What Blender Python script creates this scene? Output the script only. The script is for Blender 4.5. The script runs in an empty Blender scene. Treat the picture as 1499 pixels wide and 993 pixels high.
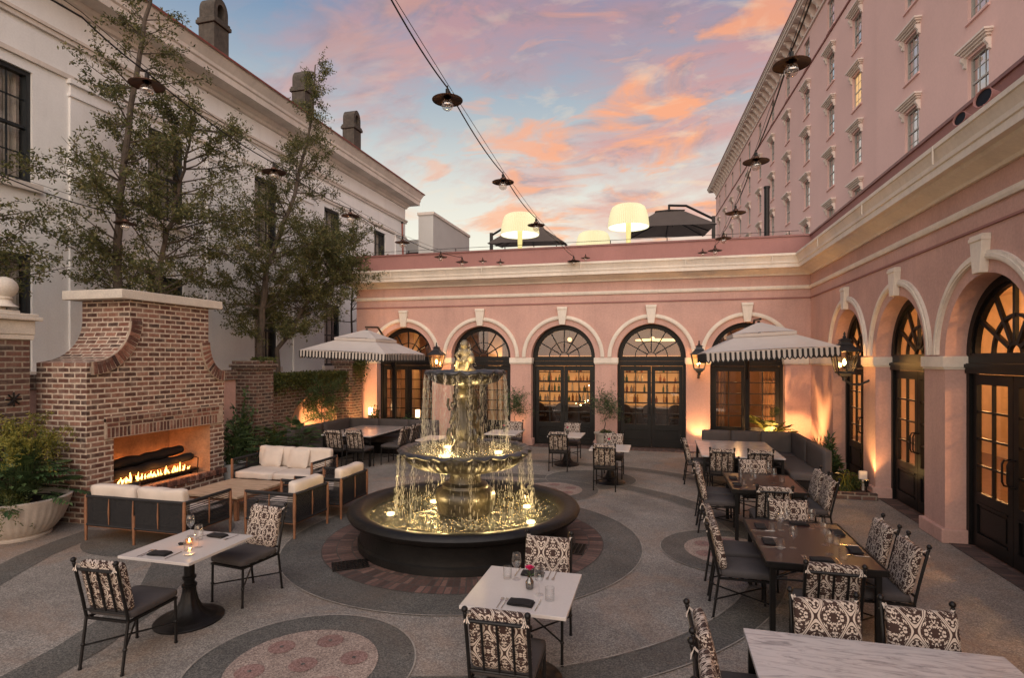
import bpy, bmesh, math, random
from mathutils import Vector, Matrix, noise as mnoise
R = math.radians
random.seed(7)
scene = bpy.context.scene
COL = scene.collection

# ---------------------------------------------------------------- camera
EYE = 2.62
cam = bpy.data.cameras.new("camera"); camo = bpy.data.objects.new("camera", cam)
COL.objects.link(camo); scene.camera = camo
camo.location = (0, 0, EYE)
camo.rotation_euler = (R(90), 0, math.atan(215.5 / 830))
cam.sensor_width = 36; cam.lens = 36 * 830 / 1499
cam.shift_y = 29.5 / 1499
cam.clip_start = 0.05; cam.clip_end = 3000

# ---------------------------------------------------------------- world and sun
SUN_EL, SUN_AZ = R(24), R(160)
w = bpy.data.worlds.new("World"); scene.world = w; w.use_nodes = True
nt = w.node_tree; nt.nodes.clear()
def nd(t, **k):
    n = nt.nodes.new(t)
    for a, b in k.items():
        if a == 'inp':
            for i, v in b.items(): n.inputs[i].default_value = v
        else: setattr(n, a, b)
    return n
def lk(a, b): nt.links.new(a, b)
def mth(op, a, b=None, c=None, clamp=False):
    n = nt.nodes.new('ShaderNodeMath'); n.operation = op; n.use_clamp = clamp
    for i, v in enumerate((a, b, c)):
        if v is None: continue
        if isinstance(v, (int, float)): n.inputs[i].default_value = v
        else: nt.links.new(v, n.inputs[i])
    return n.outputs[0]
def ramp(fac, stops, interp='LINEAR'):
    n = nt.nodes.new('ShaderNodeValToRGB'); n.color_ramp.interpolation = interp
    e = n.color_ramp.elements
    while len(e) > 1: e.remove(e[-1])
    e[0].position = stops[0][0]; e[0].color = (*stops[0][1], 1) if len(stops[0][1]) == 3 else stops[0][1]
    for p, c in stops[1:]:
        x = e.new(p); x.color = (*c, 1) if len(c) == 3 else c
    if fac is not None: nt.links.new(fac, n.inputs[0])
    return n.outputs[0]
def mixc(f, a, b, mode='MIX'):
    n = nt.nodes.new('ShaderNodeMix'); n.data_type = 'RGBA'; n.blend_type = mode
    for i, v in ((0, f), (6, a), (7, b)):
        if isinstance(v, (int, float)): n.inputs[i].default_value = v
        elif isinstance(v, tuple): n.inputs[i].default_value = (*v, 1)
        else: nt.links.new(v, n.inputs[i])
    return n.outputs[2]
def G(v): return (v, v, v)
tc = nd('ShaderNodeTexCoord'); sep = nd('ShaderNodeSeparateXYZ'); lk(tc.outputs['Generated'], sep.inputs[0])
X, Y, Z = sep.outputs
zc = mth('MAXIMUM', Z, 0.0)
base = ramp(zc, [(0.0, (.86, .68, .50)), (.14, (.92, .84, .70)), (.27, (.74, .68, .60)), (.38, (.42, .45, .48)), (.52, (.12, .21, .37)), (1, (.06, .12, .28))])
den = mth('ADD', zc, .22)
cmb = nd('ShaderNodeCombineXYZ'); lk(mth('DIVIDE', X, den), cmb.inputs[0]); lk(mth('DIVIDE', Y, den), cmb.inputs[1])
mp = nd('ShaderNodeMapping'); lk(cmb.outputs[0], mp.inputs[0])
mp.inputs['Rotation'].default_value = (0, 0, R(24)); mp.inputs['Scale'].default_value = (1.0, 1.7, 1); mp.inputs['Location'].default_value = (3.3, 1.4, 0)
def wnoise(scale, detail, rough, dist=0., loc=None):
    n = nd('ShaderNodeTexNoise', inp={'Scale': scale, 'Detail': detail, 'Roughness': rough, 'Distortion': dist})
    lk((loc or mp).outputs[0], n.inputs['Vector']); return n.outputs['Fac']
n1 = wnoise(1.55, 9, .62, .35)
n2 = wnoise(3.4, 8, .65, .5)
# the sunset side: a lobe of direction ahead and slightly right
dt = nd('ShaderNodeVectorMath', operation='DOT_PRODUCT'); lk(tc.outputs['Generated'], dt.inputs[0])
dv = Vector((.06, 1, .26)).normalized(); dt.inputs[1].default_value = dv
glow = ramp(dt.outputs['Value'], [(.70, G(0)), (.90, G(.45)), (.985, G(1))])
dr = nd('ShaderNodeVectorMath', operation='DOT_PRODUCT'); lk(tc.outputs['Generated'], dr.inputs[0])
dr.inputs[1].default_value = Vector((.45, .8, .45)).normalized()
right = ramp(dr.outputs['Value'], [(.45, G(0)), (.95, G(1))])
cl = mth('ADD', n1, mth('MULTIPLY', right, .045))
cl = mth('ADD', cl, mth('MULTIPLY', glow, .05))
dl = nd('ShaderNodeVectorMath', operation='DOT_PRODUCT'); lk(tc.outputs['Generated'], dl.inputs[0]); dl.inputs[1].default_value = Vector((-.42, 1, .18)).normalized()
cl = mth('SUBTRACT', cl, mth('MULTIPLY', ramp(dl.outputs['Value'], [(.93, G(0)), (1, G(1))]), .10))
mask1 = ramp(cl, [(.47, G(0)), (.57, G(.5)), (.68, G(1))])
cloudcol = ramp(zc, [(0.0, (.86, .36, .22)), (.2, (.74, .27, .20)), (.42, (.58, .24, .22)), (.75, (.34, .18, .24))])
sky1 = mixc(mth('MULTIPLY', mask1, .88), base, cloudcol)
# darker mauve undersides
mask2 = ramp(n2, [(.50, G(0)), (.60, G(1))])
sky2 = mixc(mth('MULTIPLY', mth('MULTIPLY', mask2, mask1), .75), sky1, (.25, .18, .23))
# bright orange / yellow lit edges near the sun side
n3 = wnoise(3.4, 7, .55, .8)
mask3 = mth('MULTIPLY', ramp(n3, [(.52, G(0)), (.64, G(1))]), glow)
sky3 = mixc(mth('MULTIPLY', mask3, .95), sky2, (.98, .33, .11))
n4 = wnoise(5.5, 6, .6, .4)
mask4 = mth('MULTIPLY', ramp(n4, [(.55, G(0)), (.68, G(1))]), glow)
sky4 = mixc(mth('MULTIPLY', mask4, .40), sky3, (.95, .66, .42))
nsk = nd('ShaderNodeTexSky', sky_type='NISHITA', sun_disc=False, sun_elevation=R(2), sun_rotation=SUN_AZ)
bg1 = nd('ShaderNodeBackground', inp={'Strength': .05}); lk(nsk.outputs[0], bg1.inputs[0])
bg2 = nd('ShaderNodeBackground', inp={'Strength': .39}); lk(sky4, bg2.inputs[0])
addn = nd('ShaderNodeAddShader'); lk(bg1.outputs[0], addn.inputs[0]); lk(bg2.outputs[0], addn.inputs[1])
out = nd('ShaderNodeOutputWorld'); lk(addn.outputs[0], out.inputs[0])

sun = bpy.data.lights.new("sun", 'SUN'); suno = bpy.data.objects.new("sun", sun); COL.objects.link(suno)
sun.energy = 1.5; sun.angle = R(95); sun.color = (1.0, .87, .77)
suno.rotation_euler = (R(60), 0, R(10))      # soft fill added from behind the camera, high, to brighten the walls

scene.view_settings.view_transform = 'Standard'; scene.view_settings.look = 'None'
scene.view_settings.exposure = 1.2; scene.view_settings.gamma = 1.0
scene.render.engine = 'CYCLES'
scene.cycles.max_bounces = 8; scene.cycles.transparent_max_bounces = 24
scene.cycles.sample_clamp_indirect = 4.0
scene.cycles.caustics_reflective = False; scene.cycles.caustics_refractive = False

# ---------------------------------------------------------------- materials
def newmat(name):
    global nt
    m = bpy.data.materials.new(name); m.use_nodes = True; nt = m.node_tree
    b = nt.nodes['Principled BSDF']; return m, b
def texnoise(vec, scale, detail=4, rough=.55, dist=0):
    n = nd('ShaderNodeTexNoise', inp={'Scale': scale, 'Detail': detail, 'Roughness': rough, 'Distortion': dist}); lk(vec, n.inputs['Vector']); return n.outputs['Fac']
def bump(b, h, strength, dist=.01, prev=None):
    n = nd('ShaderNodeBump', inp={'Strength': strength, 'Distance': dist}); lk(h, n.inputs['Height'])
    if prev is not None: lk(prev, n.inputs['Normal'])
    lk(n.outputs[0], b.inputs['Normal']); return n.outputs[0]
def coords(kind='Object'):
    return nd('ShaderNodeTexCoord').outputs[kind]
def sc(c, k): return tuple(min(1, x * k) for x in c)
def mat(name, col, rough=.6, var=.12, vs=2.0, fine=0., fs=60, bmp=0., bs=80, metal=0., spec=.5, col2=None, streak=0., **k):
    m, b = newmat(name); o = coords()
    c2 = col2 or sc(col, 1 - var * 1.6)
    f = ramp(texnoise(o, vs, 5, .6), [(.3, c2), (.7, sc(col, 1 + var * .5))])
    if fine: f = mixc(fine, f, ramp(texnoise(o, fs, 3, .6), [(.35, sc(col, .45)), (.65, sc(col, 1.35))]))
    if streak:
        mpn = nd('ShaderNodeMapping'); lk(o, mpn.inputs[0]); mpn.inputs['Scale'].default_value = (3.5, 3.5, .35)
        f = mixc(mth('MULTIPLY', ramp(texnoise(mpn.outputs[0], 1.6, 5, .65), [(.5, G(0)), (.8, G(1))]), streak), f, sc(col, .45))
    lk(f, b.inputs['Base Color'])
    b.inputs['Roughness'].default_value = rough; b.inputs['Metallic'].default_value = metal; b.inputs['Specular IOR Level'].default_value = spec
    for kk, v in k.items(): b.inputs[kk.replace('_', ' ')].default_value = v
    if bmp: bump(b, texnoise(o, bs, 4, .6), bmp, .01)
    return m
def emis(name, col, strength, base=(0, 0, 0)):
    m, b = newmat(name); b.inputs['Base Color'].default_value = (*base, 1)
    b.inputs['Emission Color'].default_value = (*col, 1); b.inputs['Emission Strength'].default_value = strength; return m
def glassmat(name, tint=(1, 1, 1), rough=.03, refl=.12, dark=0.0):
    m, b = newmat(name); nt.nodes.remove(b)
    tr = nd('ShaderNodeBsdfTransparent'); tr.inputs[0].default_value = (*sc(tint, 1 - dark), 1)
    gl = nd('ShaderNodeBsdfGlossy', inp={'Roughness': rough}); gl.inputs[0].default_value = (1, 1, 1, 1)
    fr = nd('ShaderNodeLayerWeight', inp={'Blend': .5}); mx = nd('ShaderNodeMixShader')
    lk(mth('ADD', mth('MULTIPLY', mth('POWER', fr.outputs['Facing'], 5.0), .9), refl + .05, clamp=True), mx.inputs[0]); lk(tr.outputs[0], mx.inputs[1]); lk(gl.outputs[0], mx.inputs[2])
    lk(mx.outputs[0], nt.nodes['Material Output'].inputs[0]); return m
def brickmat(name, cols, mortar, bw=.215, rh=.072, ms=.010, kind='UV', bstr=.55, dirt=.25, off=.5, rough=.85):
    m, b = newmat(name); uv = coords('UV'); o = coords()
    br = nd('ShaderNodeTexBrick', offset=off, inp={'Scale': 1.0, 'Mortar Size': ms, 'Mortar Smooth': .25, 'Bias': 0.0, 'Brick Width': bw, 'Row Height': rh})
    # wobble so that the courses are not ruled lines
    wob = nd('ShaderNodeTexNoise', inp={'Scale': 9.0, 'Detail': 3}); lk(uv, wob.inputs['Vector'])
    vm = nd('ShaderNodeVectorMath', operation='SCALE', inp={3: .012}); lk(wob.outputs['Color'], vm.inputs[0])
    va = nd('ShaderNodeVectorMath', operation='ADD'); lk(uv, va.inputs[0]); lk(vm.outputs[0], va.inputs[1]); lk(va.outputs[0], br.inputs['Vector'])
    br.inputs['Color1'].default_value = (0, 0, 0, 1); br.inputs['Color2'].default_value = (1, 1, 1, 1); br.inputs['Mortar'].default_value = (.5, .5, .5, 1)
    c = ramp(br.outputs['Color'], [(0, cols[0]), (.35, cols[1]), (.7, cols[2]), (1, cols[3])])
    c = mixc(.45, c, mixc(1.0, c, ramp(texnoise(uv, 28, 4, .7), [(.3, G(.35)), (.7, G(1.5))]), 'MULTIPLY'))
    smear = ramp(texnoise(uv, 5.5, 5, .7), [(.45, G(0)), (.75, G(.45))])
    c = mixc(smear, c, sc(mortar, .9))
    c = mixc(mth('MULTIPLY', ramp(texnoise(o, .9, 5, .65), [(.45, G(0)), (.7, G(1))]), dirt), c, (.05, .04, .035))
    mc = ramp(texnoise(uv, 14, 3), [(.3, sc(mortar, .7)), (.7, sc(mortar, 1.15))])
    lk(mixc(br.outputs['Fac'], c, mc), b.inputs['Base Color']); b.inputs['Roughness'].default_value = rough
    h = mth('SUBTRACT', mth('MULTIPLY', texnoise(uv, 45, 4, .7), .5), br.outputs['Fac'])
    bump(b, h, bstr, .012); return m

MT = {}
MT['pink'] = mat('pink_stucco', (.60, .365, .30), .85, .12, 1.0, .12, 22, .35, 35, streak=.22)
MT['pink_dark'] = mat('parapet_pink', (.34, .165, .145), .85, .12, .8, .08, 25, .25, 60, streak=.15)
MT['pink_tower'] = mat('tower_pink', (.82, .54, .48), .85, .06, .15, .05, 8, .1, 30)
MT['trim'] = mat('cream_trim', (.80, .71, .60), .7, .10, 1.5, .08, 20, .1, 60, streak=.22)
MT['trim_tower'] = mat('tower_trim', (.84, .73, .64), .7, .1, 1.5)
MT['white'] = mat('white_stucco', (.88, .87, .85), .85, .07, .7, .08, 25, .2, 60, streak=.12)
MT['whitetrim'] = mat('white_trim', (.72, .65, .58), .8, .12, 1.0, .05, 20, streak=.3)
MT['black'] = mat('black_paint', (.008, .007, .0065), .42, .2, 4, 0, bmp=.05, spec=.28)
MT['blackm'] = mat('black_iron', (.012, .0105, .010), .42, .3, 12, 0, bmp=.12, bs=120, metal=.2, spec=.35)
MT['darkwin'] = mat('dark_window_paint', (.02, .025, .028), .4, .2, 4)
MT['stone'] = mat('weathered_stone', (.085, .072, .058), .9, .45, 1.6, .35, 9, .7, 14, streak=.5)
MT['capstone'] = mat('cast_stone', (.62, .56, .48), .8, .14, 2.5, .15, 40, .3, 60, streak=.2)
MT['roofred'] = mat('red_metal_roof', (.25, .07, .05), .6, .2, 1)
MT['grey'] = mat('grey_render', (.55, .55, .53), .85, .06, .6, .05, 20)
MT['glass'] = glassmat('door_glass', (.97, .95, .92), .02, .015)
MT['gtower'] = glassmat('tower_glass', (.60, .60, .58), .03, .55, .2)
MT['mirror'] = mat('window_reflection_glass', (.02, .025, .03), .03, .1, 1, spec=1.0)
# ---------------------------------------------------------------- mesh helpers
class MB:
    def __init__(s): s.bm = bmesh.new(); s.uv = None; s.custom = {}
    def v(s, p): return s.bm.verts.new(p)
    def face(s, vs):
        try: return s.bm.faces.new(vs)
        except ValueError: return None
    def poly(s, pts): return s.face([s.v(p) for p in pts])
    def box(s, x0, x1, y0, y1, z0, z1):
        V = [s.v((x, y, z)) for x in (x0, x1) for y in (y0, y1) for z in (z0, z1)]
        for q in ((0, 1, 3, 2), (4, 6, 7, 5), (0, 4, 5, 1), (2, 3, 7, 6), (0, 2, 6, 4), (1, 5, 7, 3)): s.face([V[i] for i in q])
        return V
    def cbox(s, c, d, rot=None):
        V = s.box(-d[0] / 2, d[0] / 2, -d[1] / 2, d[1] / 2, -d[2] / 2, d[2] / 2)
        for v in V: v.co = (rot @ v.co if rot else v.co) + Vector(c)
        return V
    def rbox(s, x0, x1, y0, y1, z0, z1, r, seg=3, fn=None, cuts=0):
        t = bmesh.new(); bmesh.ops.create_cube(t, size=1)
        for v in t.verts: v.co = Vector(((x0 + x1) / 2 + v.co.x * (x1 - x0), (y0 + y1) / 2 + v.co.y * (y1 - y0), (z0 + z1) / 2 + v.co.z * (z1 - z0)))
        if cuts: bmesh.ops.subdivide_edges(t, edges=t.edges[:], cuts=cuts, use_grid_fill=True)
        if cuts:
            for v in t.verts:
                p = v.co.copy(); q = Vector((min(max(p.x, x0 + r), x1 - r), min(max(p.y, y0 + r), y1 - r), min(max(p.z, z0 + r), z1 - r)))
                d = p - q
                if d.length > 1e-6: v.co = q + d.normalized() * min(r, d.length)
        else:
            bmesh.ops.bevel(t, geom=t.edges[:], offset=r, segments=seg, profile=.5, affect='EDGES')
        if fn:
            for v in t.verts: v.co = fn(v.co.copy())
        s.merge(t)
    def merge(s, t):
        m = {v: s.v(v.co) for v in t.verts}
        for f in t.faces: s.face([m[v] for v in f.verts])
        t.free()
    def cyl(s, p0, p1, r0, r1=None, n=12, caps=True):
        r1 = r0 if r1 is None else r1; p0, p1 = Vector(p0), Vector(p1); d = (p1 - p0)
        q = d.to_track_quat('Z', 'Y') if d.length > 1e-9 else Matrix.Identity(3).to_quaternion()
        A = [s.v(p0 + q @ Vector((r0 * math.cos(2 * math.pi * i / n), r0 * math.sin(2 * math.pi * i / n), 0))) for i in range(n)]
        B = [s.v(p1 + q @ Vector((r1 * math.cos(2 * math.pi * i / n), r1 * math.sin(2 * math.pi * i / n), 0))) for i in range(n)]
        for i in range(n): s.face([A[i], A[(i + 1) % n], B[(i + 1) % n], B[i]])
        if caps: s.face(A[::-1]); s.face(B)
    def tube(s, pts, r, n=8, caps=True):
        pts = [Vector(p) for p in pts]; rs = r if isinstance(r, (list, tuple)) else [r] * len(pts); rings = []
        up = None
        for i, p in enumerate(pts):
            d = (pts[min(i + 1, len(pts) - 1)] - pts[max(i - 1, 0)]).normalized()
            if up is None: up = d.orthogonal().normalized()
            up = (up - d * up.dot(d))
            up = up.normalized() if up.length > 1e-6 else d.orthogonal().normalized()
            sd = d.cross(up)
            rings.append([s.v(p + (up * math.cos(2 * math.pi * k / n) + sd * math.sin(2 * math.pi * k / n)) * rs[i]) for k in range(n)])
        for a, b in zip(rings, rings[1:]):
            for k in range(n): s.face([a[k], a[(k + 1) % n], b[(k + 1) % n], b[k]])
        if caps: s.face(rings[0][::-1]); s.face(rings[-1])
    def lathe(s, prof, c=(0, 0, 0), n=32, fn=None, closed_top=True, closed_bot=True):
        rings = []
        for j, (r, z) in enumerate(prof):
            ring = []
            for i in range(n):
                a = 2 * math.pi * i / n; rr, zz = (fn(a, r, z, j) if fn else (r, z))
                ring.append(s.v((c[0] + rr * math.cos(a), c[1] + rr * math.sin(a), c[2] + zz)))
            rings.append(ring)
        for a, b in zip(rings, rings[1:]):
            for k in range(n): s.face([a[k], a[(k + 1) % n], b[(k + 1) % n], b[k]])
        if closed_bot: s.face(rings[0][::-1])
        if closed_top: s.face(rings[-1])
    def sphere(s, c, r, u=12, v=8, sq=(1, 1, 1), rot=None):
        t = bmesh.new(); bmesh.ops.create_uvsphere(t, u_segments=u, v_segments=v, radius=r)
        for x in t.verts:
            x.co = Vector((x.co.x * sq[0], x.co.y * sq[1], x.co.z * sq[2])); x.co = (rot @ x.co if rot else x.co) + Vector(c)
        s.merge(t)
    def prism(s, poly, axis, a, b):
        f = {'x': lambda u, v, w: (w, u, v), 'y': lambda u, v, w: (u, w, v), 'z': lambda u, v, w: (u, v, w)}[axis]
        A = [s.v(f(u, v, a)) for u, v in poly]; B = [s.v(f(u, v, b)) for u, v in poly]; n = len(poly)
        s.face(A); s.face(B[::-1])
        for i in range(n): s.face([A[i], B[i], B[(i + 1) % n], A[(i + 1) % n]])
    def build(s, name, m, parent=None, smooth=False, loc=None, rz=0, rot=None, bevel=0, uvf=None, sharp=40, norm=True):
        bm = s.bm
        if norm: bmesh.ops.recalc_face_normals(bm, faces=bm.faces[:])
        uv = bm.loops.layers.uv.new('UVMap')
        for f in bm.faces:
            nn = f.normal; ax = max(range(3), key=lambda i: abs(nn[i]) - (.0001 * i))
            for l in f.loops:
                p = l.vert.co
                l[uv].uv = uvf(p, nn) if uvf else ((p.y, p.z) if ax == 0 else (p.x, p.z) if ax == 1 else (p.x, p.y))
        me = bpy.data.meshes.new(name); 
        if smooth:
            for f in bm.faces: f.smooth = True
            for e in bm.edges:
                if len(e.link_faces) == 2 and e.calc_face_angle(0) > R(sharp): e.smooth = False
        bm.to_mesh(me); bm.free(); me.materials.append(m)
        o = bpy.data.objects.new(name, me); COL.objects.link(o)
        if parent: o.parent = parent
        if loc: o.location = loc
        if rot: o.rotation_euler = rot
        elif rz: o.rotation_euler = (0, 0, rz)
        if bevel:
            md = o.modifiers.new('bevel', 'BEVEL'); md.width = bevel; md.segments = 2; md.limit_method = 'ANGLE'; md.angle_limit = R(40)
        return o
def tag(o, label=None, cat=None, group=None, kind=None):
    if label: o['label'] = label
    if cat: o['category'] = cat
    if group: o['group'] = group
    if kind: o['kind'] = kind
    return o
def thing(name, label, cat, loc=(0, 0, 0), rz=0, group=None):
    o = bpy.data.objects.new(name, None); COL.objects.link(o); o.location = loc; o.rotation_euler = (0, 0, rz)
    o.empty_display_size = .1
    return tag(o, label, cat, group)
def dup(o, loc=None, rz=None, label=None, group=None, parent=None, scale=None):
    c = o.copy(); COL.objects.link(c); c.parent = parent
    if loc is not None: c.location = loc
    if rz is not None: c.rotation_euler = (0, 0, rz)
    if scale: c.scale = scale
    if label: c['label'] = label
    if group: c['group'] = group
    for ch in [x for x in KIDS.get(o.name, [])]:
        d = dup(ch, parent=c)
    KIDS[c.name] = [x for x in COL_children(c)]
    return c
KIDS = {}
def COL_children(o): return [x for x in bpy.data.objects if x.parent == o]
def freeze(root):
    KIDS[root.name] = COL_children(root)
    for k in KIDS[root.name]: freeze(k)
class Repeater:
    """places copies of one prototype; the prototype itself takes the first place"""
    def __init__(s, root): s.root = root; s.used = False; freeze(root)
    def __call__(s, loc, rz=0, label=None, group=None, scale=None):
        if not s.used:
            s.used = True; o = s.root; o.location = loc; o.rotation_euler = (0, 0, rz)
            if scale: o.scale = scale
            if label: o['label'] = label
            if group: o['group'] = group
            return o
        return dup(s.root, loc, rz, label, group, None, scale or s.root.scale[:])
def light(name, kind, loc, energy, col, size=.05, rot=None, spot=None, blend=.6, parent=None, sx=None):
    l = bpy.data.lights.new(name, kind); l.energy = energy * (.7 if kind != 'SUN' else 1); l.color = col
    if kind in ('POINT', 'SPOT'): l.shadow_soft_size = size
    if kind == 'AREA':
        l.size = size
        if sx: l.shape = 'RECTANGLE'; l.size_y = sx
    if kind == 'SPOT': l.spot_size = R(spot or 60); l.spot_blend = blend
    o = bpy.data.objects.new(name, l); COL.objects.link(o); o.location = loc
    if rot: o.rotation_euler = rot
    if parent: o.parent = parent
    return o
def aim(o, target): o.rotation_euler = (Vector(target) - Vector(o.location)).to_track_quat('-Z', 'Y').to_euler()
WARM = (1.0, .52, .20)
# ---------------------------------------------------------------- floor
def aggregate(name, c1, c2, c3, stain=(.5, .33, .2), stainamt=.35, scale=140):
    m, b = newmat(name); o = coords()
    vo = nd('ShaderNodeTexVoronoi', inp={'Scale': scale}); lk(o, vo.inputs['Vector'])
    sepc = nd('ShaderNodeSeparateXYZ'); lk(vo.outputs['Color'], sepc.inputs[0])
    c = ramp(sepc.outputs[0], [(0, c1), (.5, c2), (1, c3)])
    big = ramp(texnoise(o, .8, 7, .68), [(.28, G(.62)), (.72, G(1.28))])
    c = mixc(1.0, c, big, 'MULTIPLY')
    c = mixc(mth('MULTIPLY', ramp(texnoise(o, .55, 5, .7, .6), [(.48, G(0)), (.68, G(1))]), stainamt), c, stain)
    spots = ramp(texnoise(o, 5.5, 3, .5), [(.66, G(0)), (.74, G(1))])
    c = mixc(mth('MULTIPLY', spots, .28), c, (.06, .05, .045))
    lk(c, b.inputs['Base Color'])
    lk(ramp(texnoise(o, 1.3, 5, .6), [(.3, G(.55)), (.7, G(.85))]), b.inputs['Roughness'])
    bump(b, mth('ADD', sepc.outputs[1], mth('MULTIPLY', texnoise(o, 3, 4), 1.2)), .35, .004); return m
MT['floor'] = aggregate('exposed_aggregate', (.12, .108, .095), (.215, .192, .166), (.36, .325, .28), (.30, .18, .11), .50, 95)
MT['band'] = aggregate('dark_aggregate', (.045, .044, .040), (.095, .090, .078), (.17, .16, .138), (.14, .10, .07), .4, 95)
MT['rose'] = aggregate('rose_aggregate', (.17, .125, .10), (.29, .22, .18), (.46, .37, .30), (.30, .19, .15), .15, 95)
MT['spot'] = aggregate('red_aggregate', (.16, .085, .07), (.25, .145, .12), (.34, .22, .19), (.2, .09, .07), .15, 95)
BR = [(.045, .020, .015), (.11, .044, .030), (.19, .078, .050), (.29, .145, .10)]
MT['brick'] = brickmat('old_red_brick', BR, (.54, .44, .345), bw=.235, rh=.086, ms=.015)
MT['brickdark'] = brickmat('dark_brick', [(.04, .022, .018), (.085, .04, .03), (.14, .062, .045), (.19, .09, .065)], (.27, .22, .17), bw=.235, rh=.086, ms=.014, dirt=.5)  # darker version of the old brick for garden wall, piers and kerb
MT['brickpave'] = brickmat('brick_paving', [(.055, .030, .024), (.10, .052, .040), (.15, .078, .060), (.20, .11, .085)], (.07, .058, .048), bw=.085, rh=.20, ms=.008, dirt=.4, off=0.0)
MT['firebrick'] = mat('firebox_render', (.36, .21, .12), .9, .25, 4, .2, 30, .3, 40)

def sheet(name, pts, z, m):
    b = MB(); b.poly([(x, y, z) for x, y in pts]); o = b.build(name, m); return tag(o, kind='structure')
def arcpts(cx, cy, r, a0=0, a1=360, n=96):
    return [(cx + r * math.cos(R(a0 + (a1 - a0) * i / n)), cy + r * math.sin(R(a0 + (a1 - a0) * i / n))) for i in range(n + (0 if a1 - a0 == 360 else 1))]
def ringsheet(name, cx, cy, r0, r1, z, m, a0=0, a1=360, n=120, uvf=None):
    b = MB(); A = [b.v((*p, z)) for p in arcpts(cx, cy, r0, a0, a1, n)]; B = [b.v((*p, z)) for p in arcpts(cx, cy, r1, a0, a1, n)]
    L = len(A)
    for i in range(L if a1 - a0 == 360 else L - 1): b.face([A[i], B[i], B[(i + 1) % L], A[(i + 1) % L]])
    o = b.build(name, m, uvf=uvf); return tag(o, kind='structure')
MT['edge'] = mat('pale_paving_edge', (.36, .32, .27), .9, .4, 6, .3, 60)
FX, FY = -2.745, 7.85          # fountain centre
sheet('ground', [(-900, -900), (900, -900), (900, 900), (-900, 900)], -.01, mat('far_ground', (.12, .11, .10), .9))
sheet('courtyard_floor', [(-10.2, -3), (4.3, -3), (4.3, 17.15), (-10.2, 17.15)], 0, MT['floor'])
ringsheet('fountain_surround', FX, FY, 1.2, 2.52, .004, MT['band'])
ringsheet('brick_ring', FX, FY, 1.1, 2.0, .008, MT['brickpave'], uvf=lambda p, n: ((math.atan2(p.y - FY, p.x - FX) + math.pi) * 2.0, math.hypot(p.x - FX, p.y - FY)))
ringsheet('paving_band', -2.8, 8.2, 3.98, 4.36, .004, MT['band'], -78, 118)
for cx_, cy_, r_, a0_, a1_ in ((-2.8, 8.2, 3.965, -78, 118), (-2.8, 8.2, 4.36, -78, 118), (-2.8, 8.0, 5.985, 44, 118), (-2.8, 8.0, 6.36, 44, 118), (FX, FY, 2.52, 0, 360), (-2.94, 4.23, .94, 0, 360), (.96, 8.22, .94, 0, 360), (-2.1, 11.2, .94, 0, 360), (-1.45, 12.4, .97, 0, 360)): ringsheet('paving_edge', cx_, cy_, r_, r_ + .014, .0135, MT['edge'], a0_, a1_)
ringsheet('paving_band', -2.8, 8.0, 6.0, 6.36, .004, MT['band'], 44, 118)
def strip(pts, wd):
    L = []; Rr = []
    for i, p in enumerate(pts):
        a, c = Vector(pts[max(0, i - 1)]), Vector(pts[min(len(pts) - 1, i + 1)]); d = (c - a).normalized(); L.append((p[0] - d.y * wd, p[1] + d.x * wd)); Rr.append((p[0] + d.y * wd, p[1] - d.x * wd))
    sheet('paving_band', L + Rr[::-1], .004, MT['band'])
strip([(-4.6, 1.2), (-4.85, 2.3), (-4.98, 3.2), (-5.08, 4.0), (-5.28, 4.7), (-5.62, 5.4), (-6.1, 6.0), (-6.6, 6.4)], .23)
strip([(-6.4, 2.6), (-7.1, 3.9), (-7.7, 5.0), (-8.05, 5.7), (-8.2, 6.3), (-8.25, 6.8)], .22)
sheet('paving_disc', arcpts(-7.2, 6.9, .98), .006, MT['band'])
sheet('paving_disc', arcpts(-1.45, 12.4, .97), .006, MT['band'])
def medallion(cx, cy):
    sheet('paving_disc', arcpts(cx, cy, .94), .007, MT['band']); sheet('paving_medallion', arcpts(cx, cy, .625), .011, MT['rose'])
    for i in range(7):
        x, y = (cx, cy) if i == 6 else (cx + .42 * math.cos(R(60 * i + 30)), cy + .42 * math.sin(R(60 * i + 30)))
        sheet('paving_spot', arcpts(x, y, .118, n=28), .015, MT['spot']); sheet('paving_spot', arcpts(x, y, .018, n=10), .019, MT['band'])
medallion(-2.94, 4.23); medallion(.96, 8.22); medallion(-2.1, 11.2)
b = MB(); b.box(-9.6, 3.95, 16.55, 17.15, -.005, .012); tag(b.build('threshold_strip', MT['brickpave'], uvf=lambda p, n: (p.x, p.y)), kind='structure')
b = MB(); b.box(3.98, 4.35, -2, 16.5, -.005, .012); tag(b.build('threshold_strip', MT['brickpave'], uvf=lambda p, n: (p.y, p.x)), kind='structure')

# ---------------------------------------------------------------- pink arcade building
fB = lambda u, d, z: (u, 16.8 - d, z)
fR = lambda u, d, z: (3.95 - d, u, z)
def mbox(b, f, u0, u1, d0, d1, z0, z1):
    p, q = f(u0, d0, z0), f(u1, d1, z1)
    b.box(min(p[0], q[0]), max(p[0], q[0]), min(p[1], q[1]), max(p[1], q[1]), min(p[2], q[2]), max(p[2], q[2]))
BC = [-7.95, -5.375, -2.8, -.225, 2.35]; RC = [13.75, 11.06, 8.37, 5.68, 2.99]
ZS, RB, RR = 2.68, .965, 1.02
arcade = thing('arcade_building', 'single-storey pink stucco building with white-arched black doors around two sides of the courtyard', 'building', (3.95, 16.8, 0))
def lp(b, name, m, parent=None, **k):
    """build a mesh made in world coordinates as a child of the arcade"""
    for v in b.bm.verts: v.co -= Vector((3.95, 16.8, 0))
    return b.build(name, m, parent or arcade, **k)
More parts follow.
